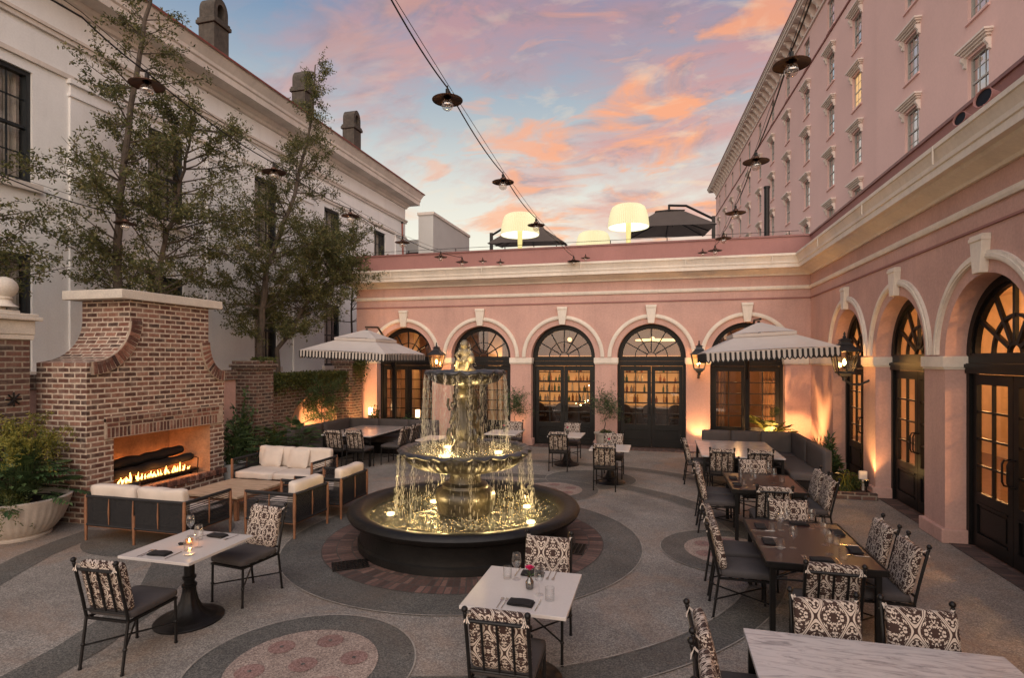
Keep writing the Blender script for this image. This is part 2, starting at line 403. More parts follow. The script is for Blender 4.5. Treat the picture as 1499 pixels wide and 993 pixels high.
def arcwall(f, u0, u1, zt, cs, r, th, n=28):
    b = MB(); cs = sorted(cs)
    def q(*p): b.poly([f(*x) for x in p])
    edges = [u0] + [e for c in cs for e in (c - r, c + r)] + [u1]
    for d in (0, -th):
        for i in range(0, len(edges), 2):
            a, e = edges[i], edges[i + 1]; q((a, d, 0), (e, d, 0), (e, d, ZS), (a, d, ZS)); q((a, d, ZS), (e, d, ZS), (e, d, zt), (a, d, zt))
        for c in cs:
            for k in range(n):
                t0, t1 = math.pi * (1 - k / n), math.pi * (1 - (k + 1) / n)
                a0, z0, a1, z1 = c + r * math.cos(t0), ZS + r * math.sin(t0), c + r * math.cos(t1), ZS + r * math.sin(t1)
                q((a0, d, z0), (a1, d, z1), (a1, d, zt), (a0, d, zt))
    for c in cs:
        for k in range(n):
            t0, t1 = math.pi * (1 - k / n), math.pi * (1 - (k + 1) / n)
            a0, z0, a1, z1 = c + r * math.cos(t0), ZS + r * math.sin(t0), c + r * math.cos(t1), ZS + r * math.sin(t1)
            q((a0, 0, z0), (a1, 0, z1), (a1, -th, z1), (a0, -th, z0))
        for s in (-1, 1): q((c + s * r, 0, 0), (c + s * r, -th, 0), (c + s * r, -th, ZS), (c + s * r, 0, ZS))
    return b
lp(arcwall(fB, -9.65, 3.95, 5.3, BC, RB, .42), 'wall', MT['pink'], norm=True)
b = arcwall(fR, -2, 16.8, 5.3, RC, RR, .42); lp(b, 'wall', MT['pink'])
b = MB(); b.box(-9.65, -9.25, 17.222, 23, 0, 5.3); lp(b, 'wall', MT['pink'])
# mouldings swept along end return -> back wall -> inner corner -> right wall
def sweep(prof, closed=True):
    b = MB(); rows = []
    for d, z in prof:
        rows.append([b.v(p) for p in ((-9.65 - d, 22, z), (-9.65 - d, 16.8 - d, z), (3.95 - d, 16.8 - d, z), (3.95 - d, -2, z))])
    L = len(rows)
    for i in range(L if closed else L - 1):
        a, c = rows[i], rows[(i + 1) % L]
        for k in range(3): b.face([a[k], a[k + 1], c[k + 1], c[k]])
    return b
lp(sweep([(-.05, 4.90), (.05, 4.90), (.07, 4.94), (.12, 4.97), (.24, 5.03), (.27, 5.07), (.37, 5.07), (.37, 5.17), (.39, 5.18), (.395, 5.24), (.42, 5.30), (.45, 5.36), (.47, 5.37), (.47, 5.43), (-.05, 5.45)]), 'cornice', MT['trim'])
lp(sweep([(-.03, 4.52), (.035, 4.52), (.05, 4.56), (.05, 4.60), (.03, 4.62), (-.03, 4.62)]), 'string_course', MT['trim'])
lp(sweep([(-.03, 4.26), (.025, 4.27), (.025, 4.30), (-.03, 4.32)]), 'shadow_line_bead', MT['pink_dark'])  # dark-coloured bead stands in for the shadow line across the wall
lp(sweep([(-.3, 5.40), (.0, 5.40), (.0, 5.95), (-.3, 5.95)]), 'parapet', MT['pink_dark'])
lp(sweep([(-.33, 5.952), (.03, 5.952), (.03, 6.0), (-.33, 6.0)]), 'coping', mat('coping_metal', (.24, .10, .09), .5, .2, 3))
# joints in the gutter board
for f, u in [(fB, x) for x in (-8.2, -5.2, -2.2, .7, 2.9)] + [(fR, y) for y in (14.2, 11.3, 8.6, 6.4)]:
    b = MB(); mbox(b, f, u, u + .018, .46, .478, 5.18, 5.42); lp(b, 'gutter_joint', MT['trim'])
def ringpart(f, c, r0, r1, d0, d1, n=32, a0=0, a1=180):
    b = MB(); rows = []
    for k in range(n + 1):
        t = R(a0 + (a1 - a0) * k / n)
        rows.append([b.v(f(c + r * math.cos(t), d, ZS + r * math.sin(t))) for r, d in ((r0, d0), (r0, d1), (r1, d1), (r1, d0))])
    for x, y in zip(rows, rows[1:]):
        for k in range(4): b.face([x[k], x[(k + 1) % 4], y[(k + 1) % 4], y[k]])
    b.face(rows[0]); b.face(rows[-1][::-1]); return b
MT['shelf'] = mat('dark_wood', (.05, .025, .015), .4, .3, 6)
def doorset(f, c, r, right):
    """frame + two glazed leaves + fanlight, one part of the building with its own sub-parts"""
    b = MB(); D0, D1 = -.30, -.38
    for s in (-1, 1): mbox(b, f, c + s * r, c + s * (r - .075), D0 + .04, D1, .012, 2.44)
    mbox(b, f, c - r, c + r, D0 + .06, D1, 2.42, 2.56); mbox(b, f, c - r, c + r, D0 + .03, D1, 2.562, 2.70); mbox(b, f, c - r, c + r, D0 + .085, D0 + .03, 2.50, 2.55)
    rb = ringpart(f, c, r - .10, r + .002, D0 + .04, D1); rb2 = ringpart(f, c, r - .14, r - .098, D0 + .0, D1 + .01)
    for x in (rb, rb2): b.merge(x.bm)
    dr = lp(b, 'double_door', MT['black'])
    w_ = r - .075
    rows, zb, zt = (4, .78, 2.27) if right else (5, .70, 2.27)
    for s in (-1, 1):
        b = MB(); i0, i1 = c + s * .006, c + s * (w_ - .004)
        st = .105
        mbox(b, f, i0, i0 + s * st, D0, D1 + .02, .03, 2.41); mbox(b, f, i1, i1 - s * st, D0, D1 + .02, .03, 2.41)
        g0, g1 = i0 + s * st, i1 - s * st
        mbox(b, f, g0, g1, D0, D1 + .02, zt, 2.41); mbox(b, f, g0, g1, D0, D1 + .02, zb - .13, zb); mbox(b, f, g0, g1, D0, D1 + .02, .03, .20)
        mbox(b, f, g0, g1, D0 - .025, D1 + .03, .20, zb - .13)
        mbox(b, f, g0 + s * .07, g1 - s * .07, D0 - .012, D0 - .024, .27, zb - .20)
        for e in (.20, zb - .155): mbox(b, f, g0, g1, D0 + .012, D0 - .02, e, e + .025)
        m_ = (g0 + g1) / 2; mbox(b, f, m_ - .013, m_ + .013, D0 - .008, D1 + .03, zb, zt)
        for k in range(1, rows):
            z = zb + (zt - zb) * k / rows
            mbox(b, f, min(g0, g1), m_ - .013, D0 - .008, D1 + .03, z - .013, z + .013); mbox(b, f, m_ + .013, max(g0, g1), D0 - .008, D1 + .03, z - .013, z + .013)
        lp(b, 'leaf', MT['black'], dr)
        b = MB(); b.poly([f(g0, -.335, zb), f(g1, -.335, zb), f(g1, -.335, zt), f(g0, -.335, zt)]); lp(b, 'pane', MT['glass'], dr)
        b = MB(); h0 = i0 + s * .05
        if right: b.tube([f(h0, D0, 1.02), f(h0, D0 + .07, 1.03), f(h0, D0 + .09, 1.08), f(h0, D0 + .09, 1.30), f(h0, D0 + .07, 1.35), f(h0, D0, 1.36)], .012)
        else: b.tube([f(h0, D0, 1.0), f(h0, D0 + .05, 1.02), f(h0, D0 + .05, 1.22), f(h0, D0, 1.24)], .009)
        lp(b, 'handle', MT['blackm'], dr, smooth=True)
    b = MB(); rr = r - .14; hub = .14; mid = rr * .56
    wv = .016 if not right else .026
    for r_ in (hub, mid):
        b.merge(ringpart(f, c, r_ - wv * .8, r_ + wv * .8, D0 - .012, D1 + .022, 20).bm)
    for k in range(1, 6):
        t = math.pi * k / 6; uu, zz = math.cos(t), math.sin(t); n_ = (-zz, uu)
        P = [(c + uu * a + n_[0] * e, ZS + .02 + zz * a + n_[1] * e) for a, e in ((hub, -wv), (rr, -wv), (rr, wv), (hub, wv))]
        A = [b.v(f(u, D0 - .005, z)) for u, z in P]; B = [b.v(f(u, D1 + .03, z)) for u, z in P]
        b.face(A); b.face(B[::-1])
        for i in range(4): b.face([A[i], B[i], B[(i + 1) % 4], A[(i + 1) % 4]])
    lp(b, 'fanlight', MT['black'], dr)
    b = MB(); b.poly([f(c + rr * math.cos(math.pi * k / 24), -.335, ZS + .02 + rr * math.sin(math.pi * k / 24)) for k in range(25)]); lp(b, 'pane', MT['glass'], dr)
def trimset(f, cs, r, u0, u1):
    for c in cs:
        lp(ringpart(f, c, r + .165, r + .275, .0, .045, 40), 'arch_moulding', MT['trim'])
        lp(ringpart(f, c, r + .19, r + .235, .04, .06, 40), 'arch_moulding', MT['trim'])
        b = MB(); h = [(-.085, 3.70 - (.05 if r < 1 else -.0)), (.085, 3.70 - (.05 if r < 1 else 0)), (.155, 4.18), (-.155, 4.18)]
        A = [b.v(f(c + x, .0, z)) for x, z in h]; B = [b.v(f(c + x, .10, z)) for x, z in h]
        b.face(A); b.face(B[::-1])
        for i in range(4): b.face([A[i], B[i], B[(i + 1) % 4], A[(i + 1) % 4]])
        mbox(b, f, c - .15, c + .15, .0, .115, 4.10, 4.15)
        lp(b, 'keystone', MT['trim'], bevel=.006)
    cs = sorted(cs); ed = [u0] + [e for c in cs for e in (c - r, c + r)] + [u1]
    for i in range(0, len(ed), 2):
        a, e = ed[i], ed[i + 1]
        b = MB(); mbox(b, f, a - (.03 if i else 0), e + (.03 if i < len(ed) - 2 else 0), -.29, .04, 2.50, 2.66); mbox(b, f, a - (.015 if i else 0), e + (.015 if i < len(ed) - 2 else 0), -.29, .02, 2.47, 2.50)
        lp(b, 'impost_band', MT['trim'], bevel=.006)
        b = MB(); mbox(b, f, a - (.05 if i else 0), e + (.05 if i < len(ed) - 2 else 0), -.28, .06, .0, .20); lp(b, 'pier_plinth', MT['pink'], bevel=.012)
trimset(fB, BC, RB, -9.65, 3.9); trimset(fR, RC, RR, -2, 16.75)
for c in BC: doorset(fB, c, RB, False)
for c in RC: doorset(fR, c, RR, True)
# roof and rooms inside
b = MB(); b.box(-9.64, 9.2, 17.12, 25.0, 5.22, 5.3); b.box(4.27, 9.2, -2, 17.12, 5.22, 5.3); lp(b, 'roof', MT['grey'])
MT['indark'] = mat('interior_wall_shaded_copy', (.20, .11, .06), .7, .2, 2); MT['inwall'] = mat('interior_wall', (.62, .45, .29), .7, .12, 2); MT['infloor'] = mat('interior_floor', (.12, .06, .035), .35, .3, 5)  # back-room copy is darker: the dimness of that room is put into its colour
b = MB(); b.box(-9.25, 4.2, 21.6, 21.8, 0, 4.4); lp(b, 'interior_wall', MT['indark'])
b = MB(); b.box(4.2, 9.0, 21.6, 21.8, 0, 4.4); b.box(8.8, 9.0, -2, 21.6, 0, 4.4); b.box(4.37, 8.8, -2.2, -2, 0, 4.4); lp(b, 'interior_wall', MT['inwall'])
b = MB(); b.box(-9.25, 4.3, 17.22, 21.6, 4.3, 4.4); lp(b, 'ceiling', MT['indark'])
b = MB(); b.box(4.3, 8.8, 17.22, 21.6, 4.3, 4.4); b.box(4.37, 8.8, -2, 17.22, 4.3, 4.4); lp(b, 'ceiling', MT['inwall'])
b = MB(); b.box(-9.25, 8.8, 17.1, 21.6, -.005, .004); b.box(4.2, 8.8, -2, 17.1, -.005, .004); lp(b, 'interior_floor', MT['infloor'])
b = MB()
for y in (1.2, 4.4, 7.6, 10.6, 13.4, 16.4): b.box(8.55, 8.79, y, y + .5, .004, 4.3)
for y in (-1, 2.0, 5.2, 8.4, 11.4, 14.2): 
    b.box(8.75, 8.795, y + .4, y + 1.9, .35, .95); b.box(8.75, 8.795, y + .4, y + 1.9, 1.15, 3.4)
lp(b, 'interior_panelling', MT['inwall'])
b = MB()
for x0 in (-9.2, -5.85): b.box(x0, x0 + .5, 19.2, 19.7, .004, 4.3)
b.box(3.3, 3.8, 19.2, 19.7, .004, 4.3); lp(b, 'interior_column', MT['inwall'])

# ---------------------------------------------------------------- pink hotel tower
ROT = R(3.07)
cr, sr = math.cos(ROT), math.sin(ROT)
TX, TY = 13.2, 33.4
tower = thing('hotel_tower', 'tall pink hotel block with rows of hooded sash windows and a bracketed cornice', 'building', (TX * cr - TY * sr, TX * sr + TY * cr, 0), ROT)
def holes_wall(mk, u0, u1, z0, z1, holes, dep):
    """wall sheet with window openings and their reveals; mk(u, d, z) -> point"""
    b = MB(); U = sorted({u0, u1} | {h[0] for h in holes} | {h[1] for h in holes}); Z = sorted({z0, z1} | {h[2] for h in holes} | {h[3] for h in holes})
    for a, c in zip(U, U[1:]):
        for d, e in zip(Z, Z[1:]):
            mu, mz = (a + c) / 2, (d + e) / 2
            if any(h[0] < mu < h[1] and h[2] < mz < h[3] for h in holes): continue
            b.poly([mk(a, 0, d), mk(c, 0, d), mk(c, 0, e), mk(a, 0, e)])
    for h in holes:
        P = [(h[0], h[2]), (h[1], h[2]), (h[1], h[3]), (h[0], h[3])]
        for i in range(4):
            p, q = P[i], P[(i + 1) % 4]; b.poly([mk(p[0], 0, p[1]), mk(q[0], 0, q[1]), mk(q[0], -dep, q[1]), mk(p[0], -dep, p[1])])
    return b
mk1 = lambda u, d, z: (-d, u - TY, z)                 # far section plane
mk2 = lambda u, d, z: (-.22 - d, u - TY, z)           # near section, slightly proud
fcols = [36.6] + [40.97 + 5.13 * k for k in range(10)]
WW, WH = 1.32, 2.02
wins = []
for u in fcols:
    for zc_ in (11.65, 15.0, 18.4, 21.85):
        if zc_ < 12 and u > 62: continue
        if zc_ < 16 and u > 72: continue
        wins.append((u, zc_, 1, True))
    wins.append((u, 25.55, 1, False))
for u in (19.4, 24.49, 29.58):
    for s_ in (12.26, 15.68, 19.1): wins.append((u, s_ + 1.01, 2, True))
def hl(sel): return [(u - WW / 2, u + WW / 2, z - WH / 2, z + WH / 2) for u, z, s_, h in wins if s_ == sel]
holes_wall(mk1, 33.4, 90.4, 0, 28.3, hl(1), .22).build('wall', MT['pink_tower'], tower, norm=False)
holes_wall(mk2, 10, 33.4, 0, 28.3, hl(2), .22).build('wall', MT['pink_tower'], tower, norm=False)
b = MB(); b.poly([(0, 57, 0), (24, 57, 0), (24, 57, 28.3), (0, 57, 28.3)]); b.poly([(-.22, 0, 0), (0, 0, 0), (0, 0, 28.3), (-.22, 0, 28.3)]); b.poly([(0, 57, 28.3), (24, 57, 28.3), (24, -24, 28.3), (0, -24, 28.3)]); b.build('wall', MT['pink_tower'], tower)
b = MB()
for d0, d1, z0, z1 in ((.0, .12, 26.95, 27.10), (.0, .25, 28.0, 28.12), (.0, .95, 28.12, 28.30), (.0, 1.05, 28.302, 28.5), (.0, 1.12, 28.502, 28.60)):
    b.box(-d1, 0 + .3, -23.4, 57 + d1, z0, z1)
b.build('cornice', MT['trim_tower'], tower)
b = MB(); b.box(-1.16, .3, -23.4, 58.1, 28.602, 28.72); b.build('roof', MT['roofred'], tower)
b = MB(); b.box(-.07, .1, 0, 57.05, 24.28, 24.40); b.box(-.29, -.0, -23.4, 0, 24.28, 24.40); b.build('string_course', MT['roofred'], tower)
bk = MB(); bk.prism([(0, 28.11), (-.86, 28.11), (-.86, 27.95), (-.66, 27.86), (-.5, 27.6), (-.3, 27.4), (-.22, 27.15), (0, 27.05)], 'y', -.13, .13)
bko = None
for k in range(46):
    y = 1.0 + k * 1.22
    if bko is None: bko = bk.build('bracket', MT['trim_tower'], tower); bko.location = (0, y, 0)
    else: o = bko.copy(); COL.objects.link(o); o.location = (0, y, 0)
MT['sash'] = mat('tower_sash', (.50, .47, .42), .6, .1, 4)
MT['curtain'] = mat('net_curtain', (.55, .50, .45), .8, .3, 3)
MT['litpane'] = emis('lit_window_pane', (1.0, .58, .24), .38)
# one window, copied
def towerwin(parent, dx, u, z, hood, glass=None, proto={}):
    key = (hood, glass)
    if key not in proto:
        f = MB()
        f.box(.12, .20, -WW / 2, WW / 2, -WH / 2, -WH / 2 + .07); f.box(.12, .20, -WW / 2, WW / 2, WH / 2 - .07, WH / 2)
        for s in (-1, 1): f.box(.12, .20, s * WW / 2, s * (WW / 2 - .08), -WH / 2 + .07, WH / 2 - .07) if s > 0 else f.box(.12, .20, -WW / 2, -WW / 2 + .08, -WH / 2 + .07, WH / 2 - .07)
        f.box(.13, .21, -WW / 2 + .08, WW / 2 - .08, -.035, .035)
        for y in (-.19, .19): f.box(.15, .18, y - .012, y + .012, -WH / 2 + .07, WH / 2 - .07)
        for zz in (-.5, .5): f.box(.15, .18, -WW / 2 + .08, WW / 2 - .08, zz - .012, zz + .012)
        fo = f.build('window', MT['sash'], parent)
        p = MB(); p.poly([(.17, -WW / 2 + .05, -WH / 2 + .05), (.17, WW / 2 - .05, -WH / 2 + .05), (.17, WW / 2 - .05, WH / 2 - .05), (.17, -WW / 2 + .05, WH / 2 - .05)]); p.build('pane', glass or MT['gtower'], fo)
        c = MB()
        for s in (-1, 1):
            for i in range(7):
                y0 = s * (WW / 2 - .02 - i * .05); y1 = y0 - s * .05
                c.poly([(.26 + .02 * (i % 2), y0, -WH / 2), (.26 + .02 * ((i + 1) % 2), y1, -WH / 2), (.26 + .02 * ((i + 1) % 2), y1, WH / 2), (.26 + .02 * (i % 2), y0, WH / 2)])
        A_, B_ = [(x_, a_, b_) for x_, a_, b_ in ((.222, -.75, -1.1), (.222, .75, -1.1), (.222, .75, 1.1), (.222, -.75, 1.1))], [(x_, a_, b_) for x_, a_, b_ in ((.9, -.75, -1.1), (.9, .75, -1.1), (.9, .75, 1.1), (.9, -.75, 1.1))]
        q = MB(); q.poly(B_)
        for i in range(4): q.poly([A_[i], A_[(i + 1) % 4], B_[(i + 1) % 4], B_[i]])
        q.build('sky_block_box', MT['darkwin'], fo)  # dark box added to stop sky showing through the hollow tower
        c.build('curtain', MT['curtain'], fo)
        s_ = MB(); s_.box(-.08, .2, -WW / 2 - .08, WW / 2 + .08, -WH / 2 - .09, -WH / 2); s_.build('sill', MT['pink_tower'], fo)
        if hood:
            h = MB()
            for d, y, a, e in ((.10, .08, .10, .19), (.18, .16, .19, .27), (.26, .24, .272, .34), (.32, .30, .342, .42)): h.box(-d, .05, -WW / 2 - y, WW / 2 + y, WH / 2 + a, WH / 2 + e)
            for s in (-1, 1): h.prism([(0, WH / 2 + .10), (-.2, WH / 2 + .10), (-.2, WH / 2 - .02), (-.1, WH / 2 - .16), (-.1, WH / 2 - .28), (0, WH / 2 - .34)], 'y', s * (WW / 2 + .10) - .06, s * (WW / 2 + .10) + .06)
            h.build('hood', MT['trim_tower'], fo)
        fo.location = (dx, u - TY, z); proto[key] = fo; KIDS[fo.name] = COL_children(fo); return
    o = proto[key].copy(); COL.objects.link(o); o.location = (dx, u - TY, z)
    for ch in KIDS[proto[key].name]:
        c = ch.copy(); COL.objects.link(c); c.parent = o
        if ch.name.startswith('curtain'): c.scale = (1, 1, 1); c.location = (random.uniform(-.02, .25), random.choice((0, 0, .12, -.12)), 0)
for u, z, s_, h in wins: towerwin(tower, 0 if s_ == 1 else -.22, u, z, h, MT['litpane'] if (abs(u - 36.6) < .1 and abs(z - 18.4) < .1) else None)
light('tower_room_glow', 'POINT', (14.6, 38.6, 18.4), 8, WARM, .2)

# ---------------------------------------------------------------- white building on the left
WX = -13.0
wb = thing('white_building', 'tall white stucco building with black sash windows and a deep cornice behind the trees', 'building', (WX, 27.6, 0))
mk3 = lambda u, d, z: (d, u - 27.6, z)
wy = [4.5, 8.6, 12.6, 16.65, 20.7, 24.8]
WH2 = [(6.36, 8.76), (2.35, 4.85)]
holes_wall(mk3, -6, 27.6, 0, 10.75, [(y - .58, y + .58, a, c) for y in wy for a, c in WH2], .25).build('wall', MT['white'], wb, norm=False)
b = MB(); b.poly([(0, 0, 0), (-9, 0, 0), (-9, 0, 10.75), (0, 0, 10.75)]); b.poly([(-9, 0, 10.75), (-9, 0, 12.9), (-1, 0, 11.6), (-1, 0, 10.75)]); b.build('wall', MT['white'], wb)
b = MB(); prof = [(0, 10.55), (.08, 10.57), (.10, 10.66), (.16, 10.70), (.20, 10.80), (.58, 10.84), (.58, 11.02), (.62, 11.06), (.62, 11.16), (.74, 11.40), (.76, 11.46), (-.3, 11.48)]
rows = [[b.v((d, -33.6, z)), b.v((d, .0 + d, z)), b.v((-9, .0 + d, z))] for d, z in prof]
for a, c in zip(rows, rows[1:]):
    for k in range(2): b.face([a[k], a[k + 1], c[k + 1], c[k]])
b.build('cornice', MT['whitetrim'], wb, norm=True)
b = MB(); b.poly([(.80, -33.6, 11.49), (.80, .8, 11.49), (-8, .8, 13.6), (-8, -33.6, 13.6)]); b.poly([(.80, -33.6, 11.43), (.80, .8, 11.43), (.80, .8, 11.49), (.80, -33.6, 11.49)]); b.poly([(-8, .8, 13.55), (-8, .8, 13.6), (.8, .8, 11.49), (.8, .8, 11.43)]); b.build('roof', MT['roofred'], wb)
for z0, z1, d in ((9.78, 9.88, .07), (9.882, 9.95, .11), (8.98, 9.08, .06)):
    b = MB(); b.box(-.02, d, -33.6, .0 + d, z0, z1); b.build('moulding', MT['whitetrim'], wb)
for y0, y1 in ((9.95, 11.2), (14.0, 15.25), (18.1, 19.3), (22.2, 23.4), (26.4, 27.59)):
    b = MB(); b.box(-.02, .05, y0 - 27.6, y1 - 27.6, 0, 8.6); b.box(-.02, .09, y0 - 27.63, y1 - 27.57, 8.60, 8.66); b.box(-.02, .13, y0 - 27.66, y1 - 27.54, 8.88, 8.978); b.box(-.02, .055, y0 - 27.6, y1 - 27.6, 8.662, 8.88)
    b.build('pilaster', MT['white'], wb)
MT['wcurt'] = mat('pale_drape', (.46, .42, .38), .9, .3, 2.5)
def wwin(y, z0, z1, lit=False, n=[0]):
    h = z1 - z0; f = MB()
    f.box(-.2, -.06, -.58, -.50, 0, h); f.box(-.2, -.06, .50, .58, 0, h); f.box(-.2, -.06, -.50, .50, 0, .09); f.box(-.2, -.06, -.50, .50, h - .09, h)
    f.box(-.19, -.09, -.50, .50, h / 2 - .03, h / 2 + .03)
    for yy in (-.17, .17): f.box(-.17, -.13, yy - .012, yy + .012, .09, h - .09)
    for zz in (h * .27, h * .75): f.box(-.17, -.13, -.5, .5, zz - .012, zz + .012)
    fo = f.build('window', MT['darkwin'], wb, loc=(0, y - 27.6, z0))
    p = MB(); p.poly([(-.15, -.5, .05), (-.15, .5, .05), (-.15, .5, h - .05), (-.15, -.5, h - .05)]); p.build('pane', MT['glass'], fo)
    c = MB(); N = 26
    for i in range(N):
        y0, y1 = -.56 + 1.12 * i / N, -.56 + 1.12 * (i + 1) / N
        c.poly([(-.34 + .03 * math.sin(i * 1.9), y0, 0), (-.34 + .03 * math.sin((i + 1) * 1.9), y1, 0), (-.34 + .03 * math.sin((i + 1) * 1.9), y1, h), (-.34 + .03 * math.sin(i * 1.9), y0, h)])
    c.build('curtain', MT['wcurt'], fo)
    q = MB(); A_, B_ = [(-.252, -.7, -.1), (-.252, .7, -.1), (-.252, .7, h + .1), (-.252, -.7, h + .1)], [(-.9, -.7, -.1), (-.9, .7, -.1), (-.9, .7, h + .1), (-.9, -.7, h + .1)]; q.poly(B_)
    for i in range(4): q.poly([A_[i], A_[(i + 1) % 4], B_[(i + 1) % 4], B_[i]])
    q.build('sky_block_box', MT['darkwin'], fo)  # dark box added so no sky shows through the hollow building
    s = MB(); s.box(-.05, .12, -.72, .72, -.16, 0); s.build('sill', MT['whitetrim'], fo)
for y in wy:
    for a, c in WH2: wwin(y, a, c)
for i, (y, lab) in enumerate([(15.5, 'tall weathered stone chimney with arched hood, nearest of the three on the white building'), (20.3, 'mossy stone chimney behind the top of the second tree'), (24.1, 'smallest stone chimney at the far end of the white roof')]):
    x = -14.1; t = thing('chimney', lab, 'chimney', (x, y, 0), 0, 'stone chimneys on the white building'); t.scale = (.8, .66, 1)
    b = MB(); b.box(-.38, .38, -.5, .5, 11.6, 13.45); b.build('stack', MT['stone'], t, bevel=.03)
    b = MB(); b.box(-.46, .46, -.58, .58, 13.452, 13.58); b.box(-.42, .42, -.54, .54, 13.582, 13.66); b.build('cap_moulding', MT['stone'], t, bevel=.02)
    # arched hood: barrel of stone with an opening through it
    b = MB(); n = 14; A = []
    outer = [(-.46, 13.662)] + [(-.46 * math.cos(math.pi * k / n), 13.95 + .42 * math.sin(math.pi * k / n)) for k in range(n + 1)] + [(.46, 13.662)]
    inner = [(-.24, 13.662)] + [(-.24 * math.cos(math.pi * k / n), 13.95 + .22 * math.sin(math.pi * k / n)) for k in range(n + 1)] + [(.24, 13.662)]
    for x0, x1 in ((-.36, .36),):
        O0 = [b.v((x0, p[0], p[1])) for p in outer]; O1 = [b.v((x1, p[0], p[1])) for p in outer]; I0 = [b.v((x0, p[0], p[1])) for p in inner]; I1 = [b.v((x1, p[0], p[1])) for p in inner]
        for k in range(len(outer) - 1):
            b.face([O0[k], O0[k + 1], O1[k + 1], O1[k]]); b.face([I0[k], I1[k], I1[k + 1], I0[k + 1]]); b.face([O0[k], I0[k], I0[k + 1], O0[k + 1]]); b.face([O1[k], O1[k + 1], I1[k + 1], I1[k]])
    b.build('hood', MT['stone'], t)

# grey render block and dark louvre housing beyond the roof terrace
gb = thing('grey_building', 'plain grey rendered stair tower with a sloping flat roof edge beyond the roof terrace', 'building', (-11.80, 26.6, 0))
b = MB(); b.box(0, .80, 0, 5.6, 0, 9.90); 
for v in b.bm.verts: v.co.z += 0
b.build('wall', MT['grey'], gb)
b = MB(); b.box(-.05, .85, -.05, 5.65, 9.902, 10.04); b.build('coping', MT['whitetrim'], gb)
lv = thing('roof_plant_housing', 'dark louvred housing between the white building and the grey stair tower', 'housing', (-12.95, 29.4, 0))
b = MB(); b.box(-1.5, .85, 0, 2, 0, 8.6); b.build('wall', mat('dark_red_louvre', (.06, .03, .03), .7), lv)
b = MB()
for k in range(10): b.box(-1.5, .87, -.05, -.003, 7.0 + k * .13, 7.08 + k * .13)
b.build('louvre', MT['blackm'], lv); b = MB(); b.box(-1.6, .9, -.08, 2.1, 8.602, 9.3); b.build('roof', MT['grey'], lv)
# ---------------------------------------------------------------- garden wall, piers, fireplace
gw = thing('garden_wall', 'old brick garden wall with pink niches and ivy running behind the fireplace', 'wall', (-9.95, 7, 0))
def lo(b, o):
    for v in b.bm.verts: v.co -= Vector(o)
    return b
def arch_front(x, y0, y1, z0, z1, c, r, zs, n=20):
    b = MB(); P = lambda y, z: (x, y, z)
    b.poly([P(y0, z0), P(c - r, z0), P(c - r, zs), P(y0, zs)]); b.poly([P(c + r, z0), P(y1, z0), P(y1, zs), P(c + r, zs)])
    b.poly([P(y0, zs), P(c - r, zs), P(c - r, z1), P(y0, z1)]); b.poly([P(c + r, zs), P(y1, zs), P(y1, z1), P(c + r, z1)])
    for k in range(n):
        t0, t1 = math.pi * (1 - k / n), math.pi * (1 - (k + 1) / n)
        q = [(c + r * math.cos(t), zs + r * .75 * math.sin(t)) for t in (t0, t1)]
        b.poly([P(*q[0]), P(*q[1]), P(q[1][0], z1), P(q[0][0], z1)]); b.poly([P(*q[0]), P(*q[1]), (x - .28, *q[1]), (x - .28, *q[0])])
    for s in (-1, 1): b.poly([P(c + s * r, z0), (x - .28, c + s * r, z0), (x - .28, c + s * r, zs), P(c + s * r, zs)])
    return b
O = (-9.95, 7, 0)
b = arch_front(-9.7, 12.25, 16.2, 0, 2.18, 14.55, 1.15, .72)
b.box(-10.1, -9.701, 12.25, 16.2, 2.0, 2.20)
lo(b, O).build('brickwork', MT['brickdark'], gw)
b = MB(); b.box(-10.1, -9.98, 12.25, 16.4, 0, 2.1); lo(b, O).build('niche_back', MT['pink'], gw)
for y0, y1 in ((6.76, 7.6), (9.7, 11.6)):
    b = MB(); b.box(-10.1, -9.92, y0, y1, 0, 2.12); lo(b, O).build('stucco_panel', MT['pink'], gw)
    b = MB(); b.box(-10.14, -9.86, y0, y1, 2.122, 2.36); lo(b, O).build('brick_coping', MT['brickdark'], gw, bevel=.01)
def pier(x0, x1, y0, y1, h, label, cap=True):
    t = thing('brick_pier', label, 'pier', ((x0 + x1) / 2, (y0 + y1) / 2, 0)); o = ((x0 + x1) / 2, (y0 + y1) / 2, 0)
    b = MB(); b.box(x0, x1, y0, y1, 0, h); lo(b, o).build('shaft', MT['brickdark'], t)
    b = MB(); b.box(x0 - .05, x1 + .05, y0 - .05, y1 + .05, h + .002, h + .07); b.box(x0 - .09, x1 + .09, y0 - .09, y1 + .09, h + .072, h + .15); b.box(x0 - .04, x1 + .04, y0 - .04, y1 + .04, h + .152, h + .24)
    lo(b, o).build('cap', MT['brickdark'], t, bevel=.015); return t
p2 = pier(-9.98, -9.35, 11.62, 12.24, 2.35, 'free-standing brick pier with mossy cap right of the fireplace')
p3 = pier(-9.98, -9.35, 16.0, 16.6, 2.42, 'ivy-topped brick pier beside the left end of the pink building')
t = thing('gate_pier', 'large brick pier with white stone cap and ball at the left edge', 'pier', (-9.95, 6.4, 0)); O = (-9.95, 6.4, 0)
b = MB(); b.box(-10.4, -9.6, 5.85, 6.74, 0, 2.92); lo(b, O).build('shaft', MT['brickdark'], t)
b = MB()
for e, z0, z1 in ((.04, 2.922, 3.0), (.05, 3.002, 3.22), (.12, 3.222, 3.28), (.08, 3.282, 3.33), (-.08, 3.332, 3.38), (-.2, 3.382, 3.43)): b.box(-10.4 - e, -9.6 + e, 5.85 - e, 6.74 + e, z0, z1)
lo(b, O).build('cap', MT['capstone'], t, bevel=.012)
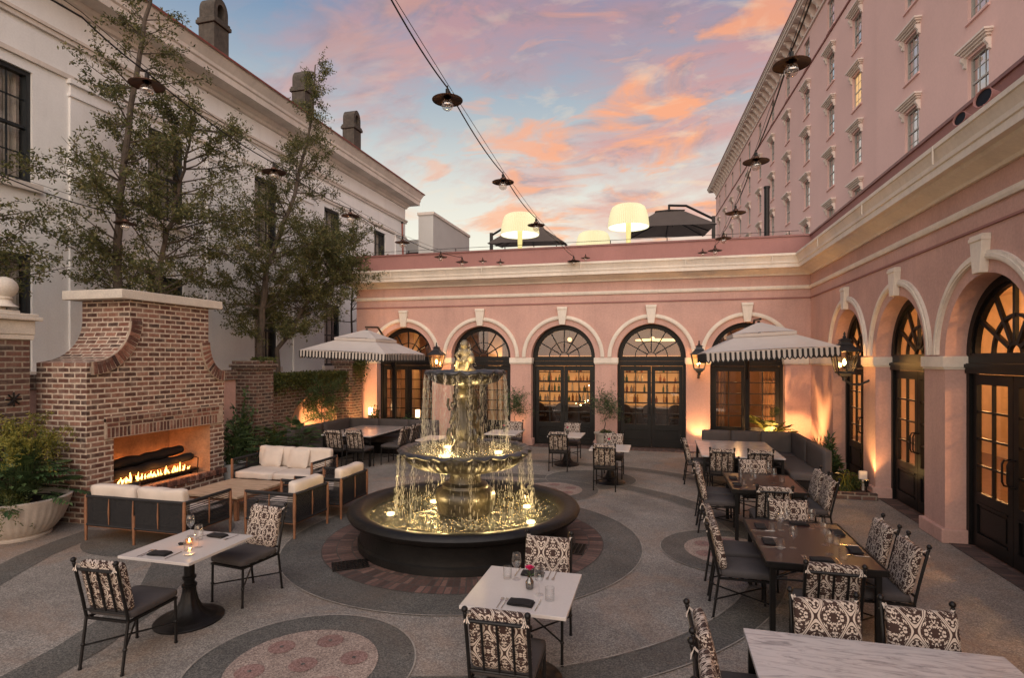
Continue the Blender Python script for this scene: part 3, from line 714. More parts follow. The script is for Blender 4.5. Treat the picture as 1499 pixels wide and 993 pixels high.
b = MB(); b.lathe([(.22, 3.43), (.13, 3.50), (.10, 3.56), (.13, 3.60), (.11, 3.63), (.17, 3.68), (.205, 3.76), (.21, 3.82), (.19, 3.90), (.12, 3.98), (.03, 4.01)], (0, 0, 0), 28)
for v in b.bm.verts: v.co += Vector((.15, .11, 0))
[setattr(v, 'co', Vector((.15 + (v.co.x - .15) * .82, .11 + (v.co.y - .11) * .82, 3.43 + (v.co.z - 3.43) * .80))) for v in b.bm.verts]; b.build('ball_finial', MT['capstone'], t, smooth=True)
b = MB()
for a in range(4):
    d = Vector((0, math.cos(R(45 * a)), math.sin(R(45 * a)))) * .11; b.tube([Vector((.365, .1, 2.0)) - d, Vector((.365, .1, 2.0)) + d], .012)
b.build('wall_anchor', MT['blackm'], t)

FPX = -8.78
fp = thing('brick_fireplace', 'large outdoor brick fireplace with flared shoulders and cream stone cap', 'fireplace', (FPX, 8.6, 0)); O = (FPX, 8.6, 0)
def sil():
    L = [(7.0, 0), (7.0, 2.56)] + [(7.04 + .72 * math.sin(R(a)), 3.30 - .72 * math.cos(R(a))) for a in range(8, 91, 9)] + [(7.76, 3.64)]
    Rr = [(9.93, 0), (9.93, 2.36)] + [(9.91 - .40 * math.sin(R(a)), 2.98 - .60 * math.cos(R(a))) for a in range(8, 91, 9)] + [(9.51, 3.64)]
    return L, Rr
Ls, Rs = sil()
OY0, OY1, OZ0, OZ1 = 7.46, 9.55, .36, 1.31
b = MB()
ys = lambda S, z: next(((S[i][0] + (S[i + 1][0] - S[i][0]) * (z - S[i][1]) / max(1e-6, S[i + 1][1] - S[i][1])) for i in range(len(S) - 1) if S[i][1] <= z <= S[i + 1][1]), S[-1][0])
zs_ = sorted({0, OZ0, OZ1, 3.64} | {p[1] for p in Ls} | {p[1] for p in Rs})
for x in (FPX, FPX - 1.05):
    for a, c in zip(zs_, zs_[1:]):
        y0a, y0c, y1a, y1c = ys(Ls, a + 1e-5), ys(Ls, c - 1e-5), ys(Rs, a + 1e-5), ys(Rs, c - 1e-5)
        if x == FPX and a >= OZ0 - 1e-6 and c <= OZ1 + 1e-6:
            b.poly([(x, y0a, a), (x, OY0, a), (x, OY0, c), (x, y0c, c)]); b.poly([(x, OY1, a), (x, y1a, a), (x, y1c, c), (x, OY1, c)])
        else: b.poly([(x, y0a, a), (x, y1a, a), (x, y1c, c), (x, y0c, c)])
for S in (Ls, Rs):
    for p, q in zip(S, S[1:]): b.poly([(FPX, *p), (FPX - 1.05, *p), (FPX - 1.05, *q), (FPX, *q)])
lo(b, O)
def fuv(p, n):
    if abs(n.x) > .6: return (p.y, p.z)
    if abs(n.y) > .85: return (p.x, p.z)
    if p.y + O[1] < 8.6: cy, cz, r_, sg = 7.04, 3.30, .72, 1
    else: cy, cz, r_, sg = 9.91, 2.98, .52, -1
    return (p.x, math.atan2(sg * (p.y + O[1] - cy), cz - p.z) * r_)
b.build('brick_body', MT['brick'], fp, uvf=fuv)
b = MB(); b.box(FPX - 1.2, FPX + .10, 7.52, 9.78, 3.642, 3.80); lo(b, O).build('cap', MT['capstone'], fp, bevel=.01)
# individually laid bricks of the shoulder arcs, lintel and hearth edge
def brickset(name, items, m=None):
    b = MB()
    for c, d, rot in items:
        bb = MB(); bb.rbox(-d[0] / 2, d[0] / 2, -d[1] / 2, d[1] / 2, -d[2] / 2, d[2] / 2, .006, 1)
        for v in bb.bm.verts: v.co = rot @ v.co + Vector(c) - Vector(O)
        b.merge(bb.bm)
    return b.build(name, m or MT['brickvar'], fp)
def brickvar():
    m, bs = newmat('single_bricks'); o = coords(); g = nd('ShaderNodeNewGeometry')
    rn = g.outputs['Random Per Island']
    c = ramp(rn, [(0, BR[0]), (.35, BR[1]), (.7, BR[2]), (1, BR[3])])
    c = mixc(.6, c, mixc(1.0, c, ramp(texnoise(o, 30, 4, .7), [(.3, G(.35)), (.7, G(1.6))]), 'MULTIPLY'))
    c = mixc(ramp(texnoise(o, 6, 5, .7), [(.5, G(0)), (.75, G(.4))]), c, (.42, .34, .27))
    lk(c, bs.inputs['Base Color']); bs.inputs['Roughness'].default_value = .88; bump(bs, texnoise(o, 50, 4, .7), .5, .008); return m
MT['brickvar'] = brickvar(); MT['mortar'] = mat('lime_mortar', (.42, .33, .25), .95, .25, 12, .2, 60, .4, 60)
rr = lambda a: Matrix.Rotation(a, 3, 'X')
it = []
for cy, cz, ry, rz_, sgn, n in ((7.04, 3.30, .72, .72, 1, 17), (9.91, 2.98, .40, .60, -1, 12)):
    for k in range(n):
        a = R(3 + 86 * (k + .5) / n); q = .105
        y = cy + sgn * (ry + q) * math.sin(a); z = cz - (rz_ + q) * math.cos(a)
        it.append(((FPX + .006, y, z), (.086, .066 if ry > .5 else .058, .20), rr(sgn * (a))))
brickset('shoulder_bricks', [q for q in it if q[0][1] < 8.6]); brickset('shoulder_bricks', [q for q in it if q[0][1] > 8.6])
for cy, cz, ry, rz_, sgn in ((7.04, 3.30, .72, .72, 1), (9.91, 2.98, .40, .60, -1)):
    b = MB()
    for k in range(18):
        P = [(FPX + .040, cy + sgn * (ry + e) * math.sin(R(a)), cz - (rz_ + e) * math.cos(R(a))) for a, e in ((88 * k / 18, .0), (88 * (k + 1) / 18, .0), (88 * (k + 1) / 18, .215), (88 * k / 18, .215))]
        P2 = [(FPX + .001, p[1], p[2]) for p in P]; b.poly(P); b.poly([P[2], P[3], P2[3], P2[2]]); b.poly([P[0], P[1], P2[1], P2[0]])
    lo(b, O).build('shoulder_mortar', MT['mortar'], fp)
b = MB(); b.box(FPX + .0, FPX + .046, OY0 - .17, OY1 + .30, OZ1 + .002, OZ1 + .36); lo(b, O).build('lintel_mortar', MT['mortar'], fp)
brickset('lintel', [((FPX + .004, OY0 - .12 + .0725 * k, OZ1 + .095), (.090, .059, .165), rr(random.uniform(-.02, .02))) for k in range(33)])
brickset('lintel_band', [((FPX + .004, OY0 - .12 + .222 * k + .07, OZ1 + .222), (.090, .205, .060), rr(0)) for k in range(11)] + [((FPX + (.016 if k % 2 else .006), OY0 - .12 + .118 * k, OZ1 + .303), (.090, .100, .066), rr(0)) for k in range(21)])
brickset('hearth_edge', [((FPX - .02, OY0 + .0 + .074 * k - .2, OZ0 - .055), (.14, .062, .105), rr(0)) for k in range(37)])
# mortar bed behind laid bricks
b = MB(); b.box(FPX - .03, FPX + .001, OY0 - .19, OY1 + .32, OZ0 - .105, OZ0 - .012); lo(b, O).build('hearth_mortar', MT['capstone'], fp)
b = MB()   # firebox interior
P = [(FPX, OY0), (FPX - .78, OY0 + .22), (FPX - .78, OY1 - .22), (FPX, OY1)]
for p, q in zip(P, P[1:]): b.poly([(p[0], p[1], OZ0), (q[0], q[1], OZ0), (q[0], q[1], OZ1), (p[0], p[1], OZ1)])
b.poly([(*p, OZ0) for p in P]); b.poly([(*p, OZ1) for p in P]); lo(b, O).build('firebox', MT['firebrick'], fp)
b = MB(); b.box(FPX - .55, FPX - .13, OY0 + .12, OY1 - .15, OZ0 + .05, OZ0 + .10)
for y in (OY0 + .2, OY1 - .3):
    for x in (FPX - .5, FPX - .18): b.box(x - .012, x + .012, y - .012, y + .012, OZ0, OZ0 + .05)
b.tube([(FPX - .12, OY1 - .2, OZ0), (FPX - .10, OY1 - .2, OZ0 + .3), (FPX - .3, OY1 - .2, OZ0 + .33)], .012)
lo(b, O).build('burner_tray', MT['blackm'], fp)
MT['log'] = mat('charred_log', (.006, .005, .005), .95, .5, 8, .5, 25, .9, 22)
gl = []
for i, (y0, y1, x, z, r) in enumerate([(OY0 + .22, OY1 - .22, FPX - .46, OZ0 + .40, .09), (OY0 + .1, OY1 - .12, FPX - .32, OZ0 + .25, .08), (OY0 + .2, OY1 - .5, FPX - .54, OZ0 + .22, .10)]):
    b = MB(); pts = [(x + .03 * math.sin(k * 1.7 + i), y0 + (y1 - y0) * k / 12, z + .018 * math.sin(k * 2.3 + i) + (.06 * k / 12)) for k in range(13)]
    b.tube(pts, [r * (.85 + .3 * random.random()) for _ in pts], 12)
    tg = tag(b.build('fire_log', MT['log'], None, smooth=True, sharp=60), ['charred log lying highest and furthest back in the fireplace', 'charred log lying in front over the flames in the fireplace', 'short charred log at the back, low on the burner'][i], 'log', 'logs in the fireplace')
    md = tg.modifiers.new('sub', 'SUBSURF'); md.levels = md.render_levels = 1
MT['flame'] = emis('flame', (1.0, .42, .09), 4.5)
b = MB()
for k in range(46):
    y = OY0 + .28 + (OY1 - OY0 - .62) * k / 45 + random.uniform(-.02, .02); x = FPX - .17 - random.random() * .12; h = random.uniform(.03, .15) * random.choice((.6, 1, 1.25)); w0 = random.uniform(.008, .018); z = OZ0 + .10
    t = random.uniform(-.03, .03)
    b.tube([(x, y, z), (x, y + t * .4, z + h * .3), (x + .005, y + t, z + h * .65), (x + .01, y + t * 1.6, z + h)], [w0 * .6, w0, w0 * .55, .001], 6)
tag(lo(b, (0, 0, 0)).build('gas_flames', MT['flame'], None, smooth=True), 'row of small yellow gas flames burning along the front of the fireplace', 'fire')
for y in (OY0 + .45, (OY0 + OY1) / 2, OY1 - .45): light('fire_glow', 'POINT', (FPX - .12, y, OZ0 + .20), 2.6, (1, .36, .10), .07)
for y in (OY0 + .42, OY0 + .8, OY1 - .8, OY1 - .42): light('fire_glow', 'POINT', (FPX - .66, y, OZ0 + .28), 2.6, (1, .34, .09), .05)

# ---------------------------------------------------------------- fountain
MT['fstone'] = mat('wet_dark_stone', (.013, .012, .011), .42, .35, 3, .2, 18, .45, 22, streak=.4, spec=.3)
MT['rimstone'] = mat('slate_dark_rim', (.055, .055, .058), .3, .4, 8, .3, 30, .6, 30); MT['fstone2'] = mat('fountain_carved_stone', (.055, .046, .030), .32, .45, 5, .3, 20, .7, 30)
def watermat(name, col, rip, rs, mixf=.35):
    m, b = newmat(name); o = coords(); nt.nodes.remove(b)
    tr = nd('ShaderNodeBsdfTransparent'); tr.inputs[0].default_value = (.72, .70, .52, 1)
    df = nd('ShaderNodeBsdfPrincipled'); df.inputs['Base Color'].default_value = (*col, 1); df.inputs['Roughness'].default_value = .25
    gl = nd('ShaderNodeBsdfGlossy', inp={'Roughness': .06})
    h = mth('ADD', texnoise(o, rs, 5, .65, 1.2), mth('MULTIPLY', texnoise(o, rs * 3.3, 4, .6, .5), .7))
    bn = nd('ShaderNodeBump', inp={'Strength': rip, 'Distance': .09}); lk(h, bn.inputs['Height'])
    for x in (df, gl): lk(bn.outputs[0], x.inputs['Normal'])
    fr = nd('ShaderNodeFresnel', inp={'IOR': 1.33}); lk(bn.outputs[0], fr.inputs['Normal'])
    m1 = nd('ShaderNodeMixShader'); foam = ramp(texnoise(o, rs * 2, 6, .75, 1.5), [(.40, G(mixf * .2)), (.62, G(mixf))]); lk(foam, m1.inputs[0])
    lk(tr.outputs[0], m1.inputs[1]); lk(df.outputs[0], m1.inputs[2])
    m2 = nd('ShaderNodeMixShader'); lk(mth('ADD', fr.outputs[0], .06, clamp=True), m2.inputs[0]); lk(m1.outputs[0], m2.inputs[1]); lk(gl.outputs[0], m2.inputs[2])
    lk(m2.outputs[0], nt.nodes['Material Output'].inputs[0]); return m
MT['water'] = watermat('pool_water', (.11, .105, .05), 1.0, 13, .38)
MT['water2'] = watermat('bowl_water', (.34, .30, .18), 1.0, 18, .7)
ft = thing('fountain', 'large two-bowl stone fountain with lit falling water in a round dark basin', 'fountain', (FX, FY, 0))
b = MB(); b.lathe([(1.52, 0), (1.52, .10), (1.49, .12), (1.48, .32), (1.51, .36), (1.58, .385), (1.64, .42), (1.665, .47), (1.64, .515), (1.57, .535), (1.48, .525), (1.43, .50), (1.36, .42), (1.33, .30), (1.32, .12), (.3, .10)], n=96, closed_top=False)
b.build('basin', MT['fstone'], ft, smooth=True, sharp=50)
def disc(rr_, z, n=64):
    b = MB(); pr = b.v((0, 0, z)); prev = None; rings = []
    K = 10
    for j in range(1, K + 1):
        ring = [b.v((rr_ * j / K * math.cos(2 * math.pi * i / n), rr_ * j / K * math.sin(2 * math.pi * i / n), z + .006 * math.sin(j * 2.4 + i * .7))) for i in range(n)]
        if prev is None:
            for i in range(n): b.face([pr, ring[i], ring[(i + 1) % n]])
        else:
            for i in range(n): b.face([prev[i], ring[i], ring[(i + 1) % n], prev[(i + 1) % n]])
        prev = ring
    return b
disc(1.365, .415, 96).build('pool_water', MT['water'], ft, smooth=True)
b = MB(); b.lathe([(.40, .1), (.40, .52), (.42, .56), (.43, .64), (.40, .72), (.34, .76), (.33, .80), (.24, .83), (.225, .90), (.23, 1.00), (.27, 1.06), (.34, 1.10)], n=48, fn=lambda a, r, z, j: (r + (.012 * abs(math.sin(a * 6)) if 1 <= j <= 4 else 0), z)); b.build('pedestal', MT['fstone2'], ft, smooth=True)
def bowl(r, zr, depth, n, lobes, name, th=.03, m=None):
    prof = [(.28 * r, -depth), (.58 * r, -depth * .95), (.76 * r, -depth * .78), (.88 * r, -depth * .50), (.945 * r, -depth * .20), (.965 * r, -.03), (.95 * r, .0), (.93 * r, .0), (.90 * r, -.01), (.84 * r, -.05), (.3 * r, -.09), (.05 * r, -.09)]
    def fn(a, rr_, z, j):
        w_ = abs(math.sin(a * lobes / 2)); k = 1 + (.040 * w_ if 2 <= j <= 4 else 0)
        return rr_ * k, z
    b = MB(); b.lathe(prof, (0, 0, zr), n, fn, closed_top=False); o = b.build(name, m or MT['fstone2'], ft, smooth=True, sharp=75)
    q = MB(); L2 = lobes / 4
    def rim(a, rr_, z, j):
        w_ = abs(math.sin(a * L2)); out = 1 if j in (0, 1, 2) else .3
        return rr_ * (1 + out * (.035 * w_ + .010 * math.sin(a * 31))), z + out * (.030 * (.5 - w_) + .006 * math.sin(a * 23 + 1))
    q.lathe([(.955 * r, -.030), (1.0 * r, -.022), (1.02 * r, .004), (.99 * r, .030), (.94 * r, .022), (.90 * r, .002), (.89 * r, -.02)], (0, 0, zr), n, rim, closed_top=False, closed_bot=False); q.build('bowl_rim', MT['rimstone'], ft, smooth=True, sharp=75)
    return o
bowl(.93, 1.31, .29, 240, 44, 'lower_bowl')
disc(.86, 1.298, 64).build('bowl_water', MT['water2'], ft, smooth=True)
b = MB()
b.lathe([(.30, 1.22), (.30, 1.34), (.24, 1.38), (.22, 1.44), (.24, 1.47), (.26, 1.52), (.27, 1.62), (.235, 1.8), (.22, 1.95), (.235, 2.03), (.27, 2.06), (.265, 2.10), (.22, 2.14), (.18, 2.2), (.24, 2.26)], n=72, fn=lambda a, r, z, j: (r * .80 * (1 + (.10 * math.sin(a * 4) ** 2 + .05 * math.sin(a * 12 + j * 1.3) if 4 <= j <= 9 else 0)), z))
b.build('carved_column', MT['fstone2'], ft, smooth=True).scale = (.86, .86, 1)
# carved figures round the column, grown together by a remesh
b = MB()
for k in range(4):
    a = R(45 + 90 * k); c = Vector((math.cos(a), math.sin(a), 0)); t = Vector((-math.sin(a), math.cos(a), 0)); U = Vector((0, 0, 1))
    b.sphere(c * .235 + U * 1.96, .045); b.sphere(c * .215 + U * 1.80, .06, sq=(1, 1, 1.35)); b.sphere(c * .215 + U * 1.66, .064, sq=(1, 1, 1.3)); b.tube([c * .27 + t * .05 + U * 1.88, c * .30 + t * .10 + U * 1.78, c * .31 + t * .05 + U * 1.70], .026); b.tube([c * .27 - t * .05 + U * 1.88, c * .28 - t * .12 + U * 1.95, c * .27 - t * .10 + U * 2.05], .026)
    b.tube([c * .28 + t * .03 + U * 1.62, c * .33 + t * .04 + U * 1.54, c * .29 + t * .04 + U * 1.44], .036); b.tube([c * .28 - t * .03 + U * 1.62, c * .31 - t * .05 + U * 1.53, c * .29 - t * .05 + U * 1.42], .036)
o = b.build('column_figures', MT['fstone2'], ft, smooth=True); o.scale = (.84, .84, 1); md = o.modifiers.new('remesh', 'REMESH'); md.mode = 'VOXEL'; md.voxel_size = .012; md.use_smooth_shade = True
bowl(.565, 2.43, .19, 200, 28, 'upper_bowl')
disc(.52, 2.42, 48).build('bowl_water', MT['water2'], ft, smooth=True)
b = MB()   # seated child figure leaning on a jar
U = Vector((0, 0, 1))
b.lathe([(.15, 2.40), (.16, 2.46), (.12, 2.50), (.09, 2.53)], n=20)
b.sphere((0, 0, 2.60), .085, sq=(1, .9, 1.1)); b.sphere((.0, 0, 2.70), .075, sq=(1, .85, 1.15)); b.sphere((-.01, -.01, 2.825), .056, 14, 10); b.sphere((-.01, .0, 2.85), .055)
b.tube([(-.06, 0, 2.75), (-.12, -.05, 2.68), (-.06, -.11, 2.62)], [.03, .026, .02]); b.tube([(.06, 0, 2.75), (.12, -.03, 2.68), (.10, -.10, 2.66)], [.03, .026, .02])
b.tube([(-.04, -.03, 2.57), (-.07, -.14, 2.58), (-.08, -.13, 2.47)], [.045, .036, .026]); b.tube([(.04, -.03, 2.57), (.08, -.12, 2.56), (.07, -.13, 2.46)], [.045, .036, .026])
b.sphere((.12, -.08, 2.62), .055, sq=(1, 1, 1.3)); b.sphere((-.01, -.062, 2.82), .014)
MT['figure'] = mat('pale_wet_figure', (.16, .135, .09), .4, .3, 14, .1, 60, .15, 60)
o = b.build('child_figure', MT['figure'], ft, smooth=True); md = o.modifiers.new('remesh', 'REMESH'); md.mode = 'VOXEL'; md.voxel_size = .009; md.use_smooth_shade = True
# falling water: broken strands
def strandmat():
    m, b = newmat('falling_water'); nt.nodes.remove(b)
    df = nd('ShaderNodeBsdfDiffuse'); df.inputs[0].default_value = (.9, .88, .78, 1); tl = nd('ShaderNodeBsdfTranslucent'); tl.inputs[0].default_value = (.95, .92, .8, 1)
    gl = nd('ShaderNodeBsdfGlossy', inp={'Roughness': .15}); a = nd('ShaderNodeMixShader', inp={0: .55}); c = nd('ShaderNodeMixShader', inp={0: .25}); tr = nd('ShaderNodeBsdfTransparent'); d = nd('ShaderNodeMixShader', inp={0: .30})
    lk(df.outputs[0], a.inputs[1]); lk(tl.outputs[0], a.inputs[2]); lk(a.outputs[0], c.inputs[1]); lk(gl.outputs[0], c.inputs[2]); lk(c.outputs[0], d.inputs[1]); lk(tr.outputs[0], d.inputs[2]); lk(d.outputs[0], nt.nodes['Material Output'].inputs[0]); return m
MT['strand'] = strandmat()
def curtain(r0, z0, z1, strands, drift, wid, dens):
    b = MB(); rnd = random.Random(int(r0 * 100))
    for s_ in range(strands):
        a0 = rnd.uniform(0, 2 * math.pi); lobe = rnd.random() < .62
        if lobe: a0 = round(a0 * 22 / (2 * math.pi)) / 22 * 2 * math.pi + rnd.gauss(0, .02)
        v_ = rnd.uniform(.5, 1.0) * drift; z = z0 - rnd.random() * .1; w_ = wid * rnd.uniform(.5, 1.25)
        while z > z1:
            f = (z0 - z) / (z0 - z1); L = rnd.uniform(.015, .055) * (1 + f); gap = rnd.uniform(.004, .03) * dens * (1 + 2.0 * f)
            def P(zz):
                ff = max(0, (z0 - zz) / (z0 - z1)); q = r0 + v_ * math.sqrt(ff); return (q * math.cos(a0) , q * math.sin(a0), zz)
            j = rnd.gauss(0, .006 + .012 * f); p = Vector(P(z)); q = Vector(P(max(z1, z - L))); off = Vector((j, rnd.gauss(0, .006 + .012 * f), 0))
            b.cyl(p + off, q + off, w_ * .5, w_ * .25, 3, caps=False); z -= L + gap
    return b
curtain(.945, 1.30, .42, 210, .07, .0046, 1.7).build('falling_water', MT['strand'], ft)
curtain(.580, 2.42, 1.30, 280, .06, .0040, 1.6).build('falling_water', MT['strand'], ft)
# spray beads where the water lands and trickles over stone, plus added pool glints
b = MB(); rnd = random.Random(3)
for k in range(1500):
    a = rnd.uniform(0, 2 * math.pi)
    if k % 3 == 0: r_, z = rnd.gauss(.98, .12), .42 + abs(rnd.gauss(0, .04))
    elif k % 3 == 1: r_, z = rnd.uniform(.42, 1.30), .424  # beads lying flat on the pool, standing in for glints of light
    else: r_, z = min(.82, abs(rnd.gauss(.6, .09))), 1.30 + abs(rnd.gauss(0, .035))
    b.sphere((r_ * math.cos(a), r_ * math.sin(a), z), rnd.uniform(.003, .007), 5, 3)
for k in range(160):
    a = rnd.uniform(0, 2 * math.pi); z = rnd.uniform(2.5, 2.86); r_ = .05 + .10 * (2.9 - z) / .4; b.sphere((r_ * math.cos(a) * 1.1, r_ * math.sin(a), z), rnd.uniform(.003, .007), 5, 3)
b.build('spray_and_glints', MT['strand'], ft)
MT['fl'] = emis('underwater_lamp', (1.0, .80, .42), 5)
FC = (1.0, .68, .27)
fixt = MB(); fixt.lathe([(.052, -.03), (.06, 0.0), (.05, .006)], n=18)
fo = None
for i, (dx, dy, z, e) in enumerate([(-1.05, -.28, .36, 3.4), (-.72, .55, .36, 4.2), (.78, .62, .36, 5), (1.02, -.18, .36, 3.4), (.12, -1.12, .36, 3.2), (-.1, -.52, 1.275, 5), (-.38, .30, 1.275, 4.5), (.50, .02, 1.275, 5), (.13, -.34, 2.40, 7), (-.20, -.28, 2.40, 5)]):
    if fo is None: fo = fixt.build('underwater_light', MT['fl'], ft); q = fo
    else: q = fo.copy(); COL.objects.link(q)
    q.location = (dx, dy, z + .012); 
    if z > 2: q.scale = (.5, .5, .5)
    light('fountain_light', 'POINT', (FX + dx, FY + dy, max(z + .13, .52)), e, FC, .03)
for a in range(4): light('bowl_fill', 'POINT', (FX + .74 * math.cos(R(45 + 90 * a)), FY + .74 * math.sin(R(45 + 90 * a)), .66), 9.0, FC, .04)  # lamps without fixtures, added to brighten the lower bowl and falling water
for a in range(3): light('bowl_fill', 'POINT', (FX + .30 * math.cos(R(30 + 120 * a)), FY + .30 * math.sin(R(-30 + 120 * a)) - .1, 2.12), 1.4, FC, .03)  # same added fill under the upper bowl
# drain grates in the brick ring
for i, (x, y, rz, lab) in enumerate([(-3.78, 6.42, R(35), 'small iron drain grate in the brick ring in front of the basin'), (-1.13, 7.75, R(88), 'small iron drain grate in the brick ring behind the front table chair')]):
    b = MB()
    for k in range(9): b.box(-.20 + k * .05 - .006, -.20 + k * .05 + .006, -.14, .14, .010, .022)
    for k in range(6): b.box(-.21, .21, -.14 + k * .056 - .005, -.14 + k * .056 + .005, .012, .0235)
    b.box(-.22, -.21, -.15, .15, .009, .024); b.box(.21, .22, -.15, .15, .009, .024); b.box(-.21, .21, -.15, -.14, .009, .024); b.box(-.21, .21, .14, .15, .009, .024)
    tag(b.build('drain_grate', MT['blackm'], None, loc=(x, y, 0), rz=rz), lab, 'drain grate', 'drain grates by the fountain')
# ---------------------------------------------------------------- furniture
def damask():
    m, b = newmat('damask_fabric'); o = coords(); s = nd('ShaderNodeSeparateXYZ'); lk(o, s.inputs[0])
    oi = nd('ShaderNodeObjectInfo').outputs['Random']; x, z = mth('ADD', mth('ADD', s.outputs[0], s.outputs[1]), mth('MULTIPLY', mth('SUBTRACT', oi, .5), .05)), mth('ADD', mth('ADD', s.outputs[2], mth('MULTIPLY', s.outputs[1], .4)), mth('MULTIPLY', oi, .06))
    PX, PZ = .225, .36
    A = mth('COSINE', mth('MULTIPLY', x, 2 * math.pi / PX)); B = mth('COSINE', mth('MULTIPLY', z, 2 * math.pi / PZ))
    L = mth('ABSOLUTE', mth('ADD', A, B))
    rib = mth('LESS_THAN', mth('ABSOLUTE', mth('SUBTRACT', L, .15)), .10)            # twin ribbon of the ogee
    fx = mth('PINGPONG', mth('ADD', x, 10 * PX), PX / 2); fz = mth('PINGPONG', mth('ADD', z, 10 * PZ), PZ / 2)
    cv = nd('ShaderNodeCombineXYZ'); lk(fx, cv.inputs[0]); lk(fz, cv.inputs[1])
    nz = nd('ShaderNodeTexNoise', inp={'Scale': 72, 'Detail': 1.2, 'Roughness': .5, 'Distortion': .9}); lk(cv.outputs[0], nz.inputs['Vector'])
    vo = nd('ShaderNodeTexVoronoi', inp={'Scale': 60}); lk(cv.outputs[0], vo.inputs['Vector'])
    blob = mth('GREATER_THAN', mth('ADD', mth('MULTIPLY', nz.outputs['Fac'], .75), mth('MULTIPLY', mth('SUBTRACT', .6, vo.outputs['Distance']), .42)), .435)
    inside = mth('GREATER_THAN', L, .36)
    f = mth('MAXIMUM', rib, mth('MULTIPLY', blob, inside))
    c = mixc(f, (.055, .032, .026), (.56, .47, .39))
    weave = ramp(texnoise(o, 380, 2), [(.35, G(.82)), (.65, G(1.1))])
    lk(mixc(1.0, c, weave, 'MULTIPLY'), b.inputs['Base Color']); b.inputs['Roughness'].default_value = .85; b.inputs['Specular IOR Level'].default_value = .2
    bump(b, mth('ADD', mth('MULTIPLY', texnoise(o, 500, 2), .4), texnoise(o, 9, 2)), .25, .006); return m
MT['damask'] = damask()
MT['seat'] = mat('charcoal_seat_fabric', (.075, .066, .064), .85, .12, 5, .12, 300, .2, 300, spec=.2)
MT['banq'] = mat('grey_outdoor_fabric', (.105, .092, .090), .85, .12, 3, .1, 250, .2, 260, spec=.2)
MT['cream'] = mat('cream_cushion', (.62, .53, .45), .85, .08, 3, .08, 250, .25, 12, spec=.2)
MT['teak'] = mat('teak', (.25, .11, .052), .5, .3, 6, .25, 40, .15, 60)
def teakgrain():
    m, b = newmat('weathered_teak_top'); o = coords(); mp_ = nd('ShaderNodeMapping'); lk(o, mp_.inputs[0]); mp_.inputs['Scale'].default_value = (1.2, 14, 6)
    lk(ramp(texnoise(mp_.outputs[0], 3, 6, .65, .6), [(.3, (.28, .18, .11)), (.55, (.50, .35, .23)), (.75, (.60, .45, .32))]), b.inputs['Base Color']); b.inputs['Roughness'].default_value = .6
    bump(b, texnoise(mp_.outputs[0], 8, 4), .2, .003); return m
MT['teaktop'] = teakgrain()
MT['rope'] = mat('dark_woven_rope', (.015, .0135, .014), .8, .3, 20, .3, 200, .4, 200)
MT['quartz'] = mat('white_table_top', (.58, .53, .49), .22, .04, 2, .05, 60)
def marble():
    m, b = newmat('grey_marble'); o = coords(); mp_ = nd('ShaderNodeMapping'); lk(o, mp_.inputs[0]); mp_.inputs['Rotation'].default_value = (0, 0, R(28)); mp_.inputs['Scale'].default_value = (1.0, 5.0, 1)
    v = ramp(texnoise(mp_.outputs[0], 3.2, 9, .68, 1.6), [(.33, (.17, .165, .17)), (.43, (.40, .37, .36)), (.53, (.58, .54, .52))])
    c = mixc(.3, v, ramp(texnoise(o, 2.5, 6, .6), [(.3, (.40, .37, .36)), (.7, (.62, .57, .55))]))
    lk(c, b.inputs['Base Color']); b.inputs['Roughness'].default_value = .16; return m
MT['marble'] = marble()
MT['darkwood'] = mat('dark_brown_table_top', (.045, .021, .017), .30, .25, 5, .1, 60)
MT['napkin'] = mat('black_napkin', (.011, .009, .009), .9, .2, 20, bmp=.3, bs=200)
MT['steel'] = mat('polished_steel', (.6, .56, .52), .18, .05, 4, metal=1.0)
MT['clear'] = glassmat('clear_glassware', (.985, .99, .99), .02, .0)
def clearmat():
    m, b = newmat('thin_clear_glass'); nt.nodes.remove(b); tr = nd('ShaderNodeBsdfTransparent'); tr.inputs[0].default_value = (.985, .99, .99, 1); gl = nd('ShaderNodeBsdfGlossy', inp={'Roughness': .04}); df = nd('ShaderNodeBsdfTranslucent'); df.inputs[0].default_value = (.9, .88, .85, 1)  # pale translucent share towards the edges stands in for white highlights
    lw = nd('ShaderNodeLayerWeight', inp={'Blend': .25}); a = nd('ShaderNodeMixShader'); c = nd('ShaderNodeMixShader'); lk(mth('MULTIPLY', lw.outputs['Facing'], .30), a.inputs[0]); lk(tr.outputs[0], a.inputs[1]); lk(df.outputs[0], a.inputs[2]); lw2 = nd('ShaderNodeLayerWeight', inp={'Blend': .5}); lk(mth('ADD', mth('MULTIPLY', mth('POWER', lw2.outputs['Facing'], 3.0), .6), .05), c.inputs[0]); lk(a.outputs[0], c.inputs[1]); lk(gl.outputs[0], c.inputs[2]); lk(c.outputs[0], nt.nodes['Material Output'].inputs[0]); return m
MT['clear'] = clearmat()

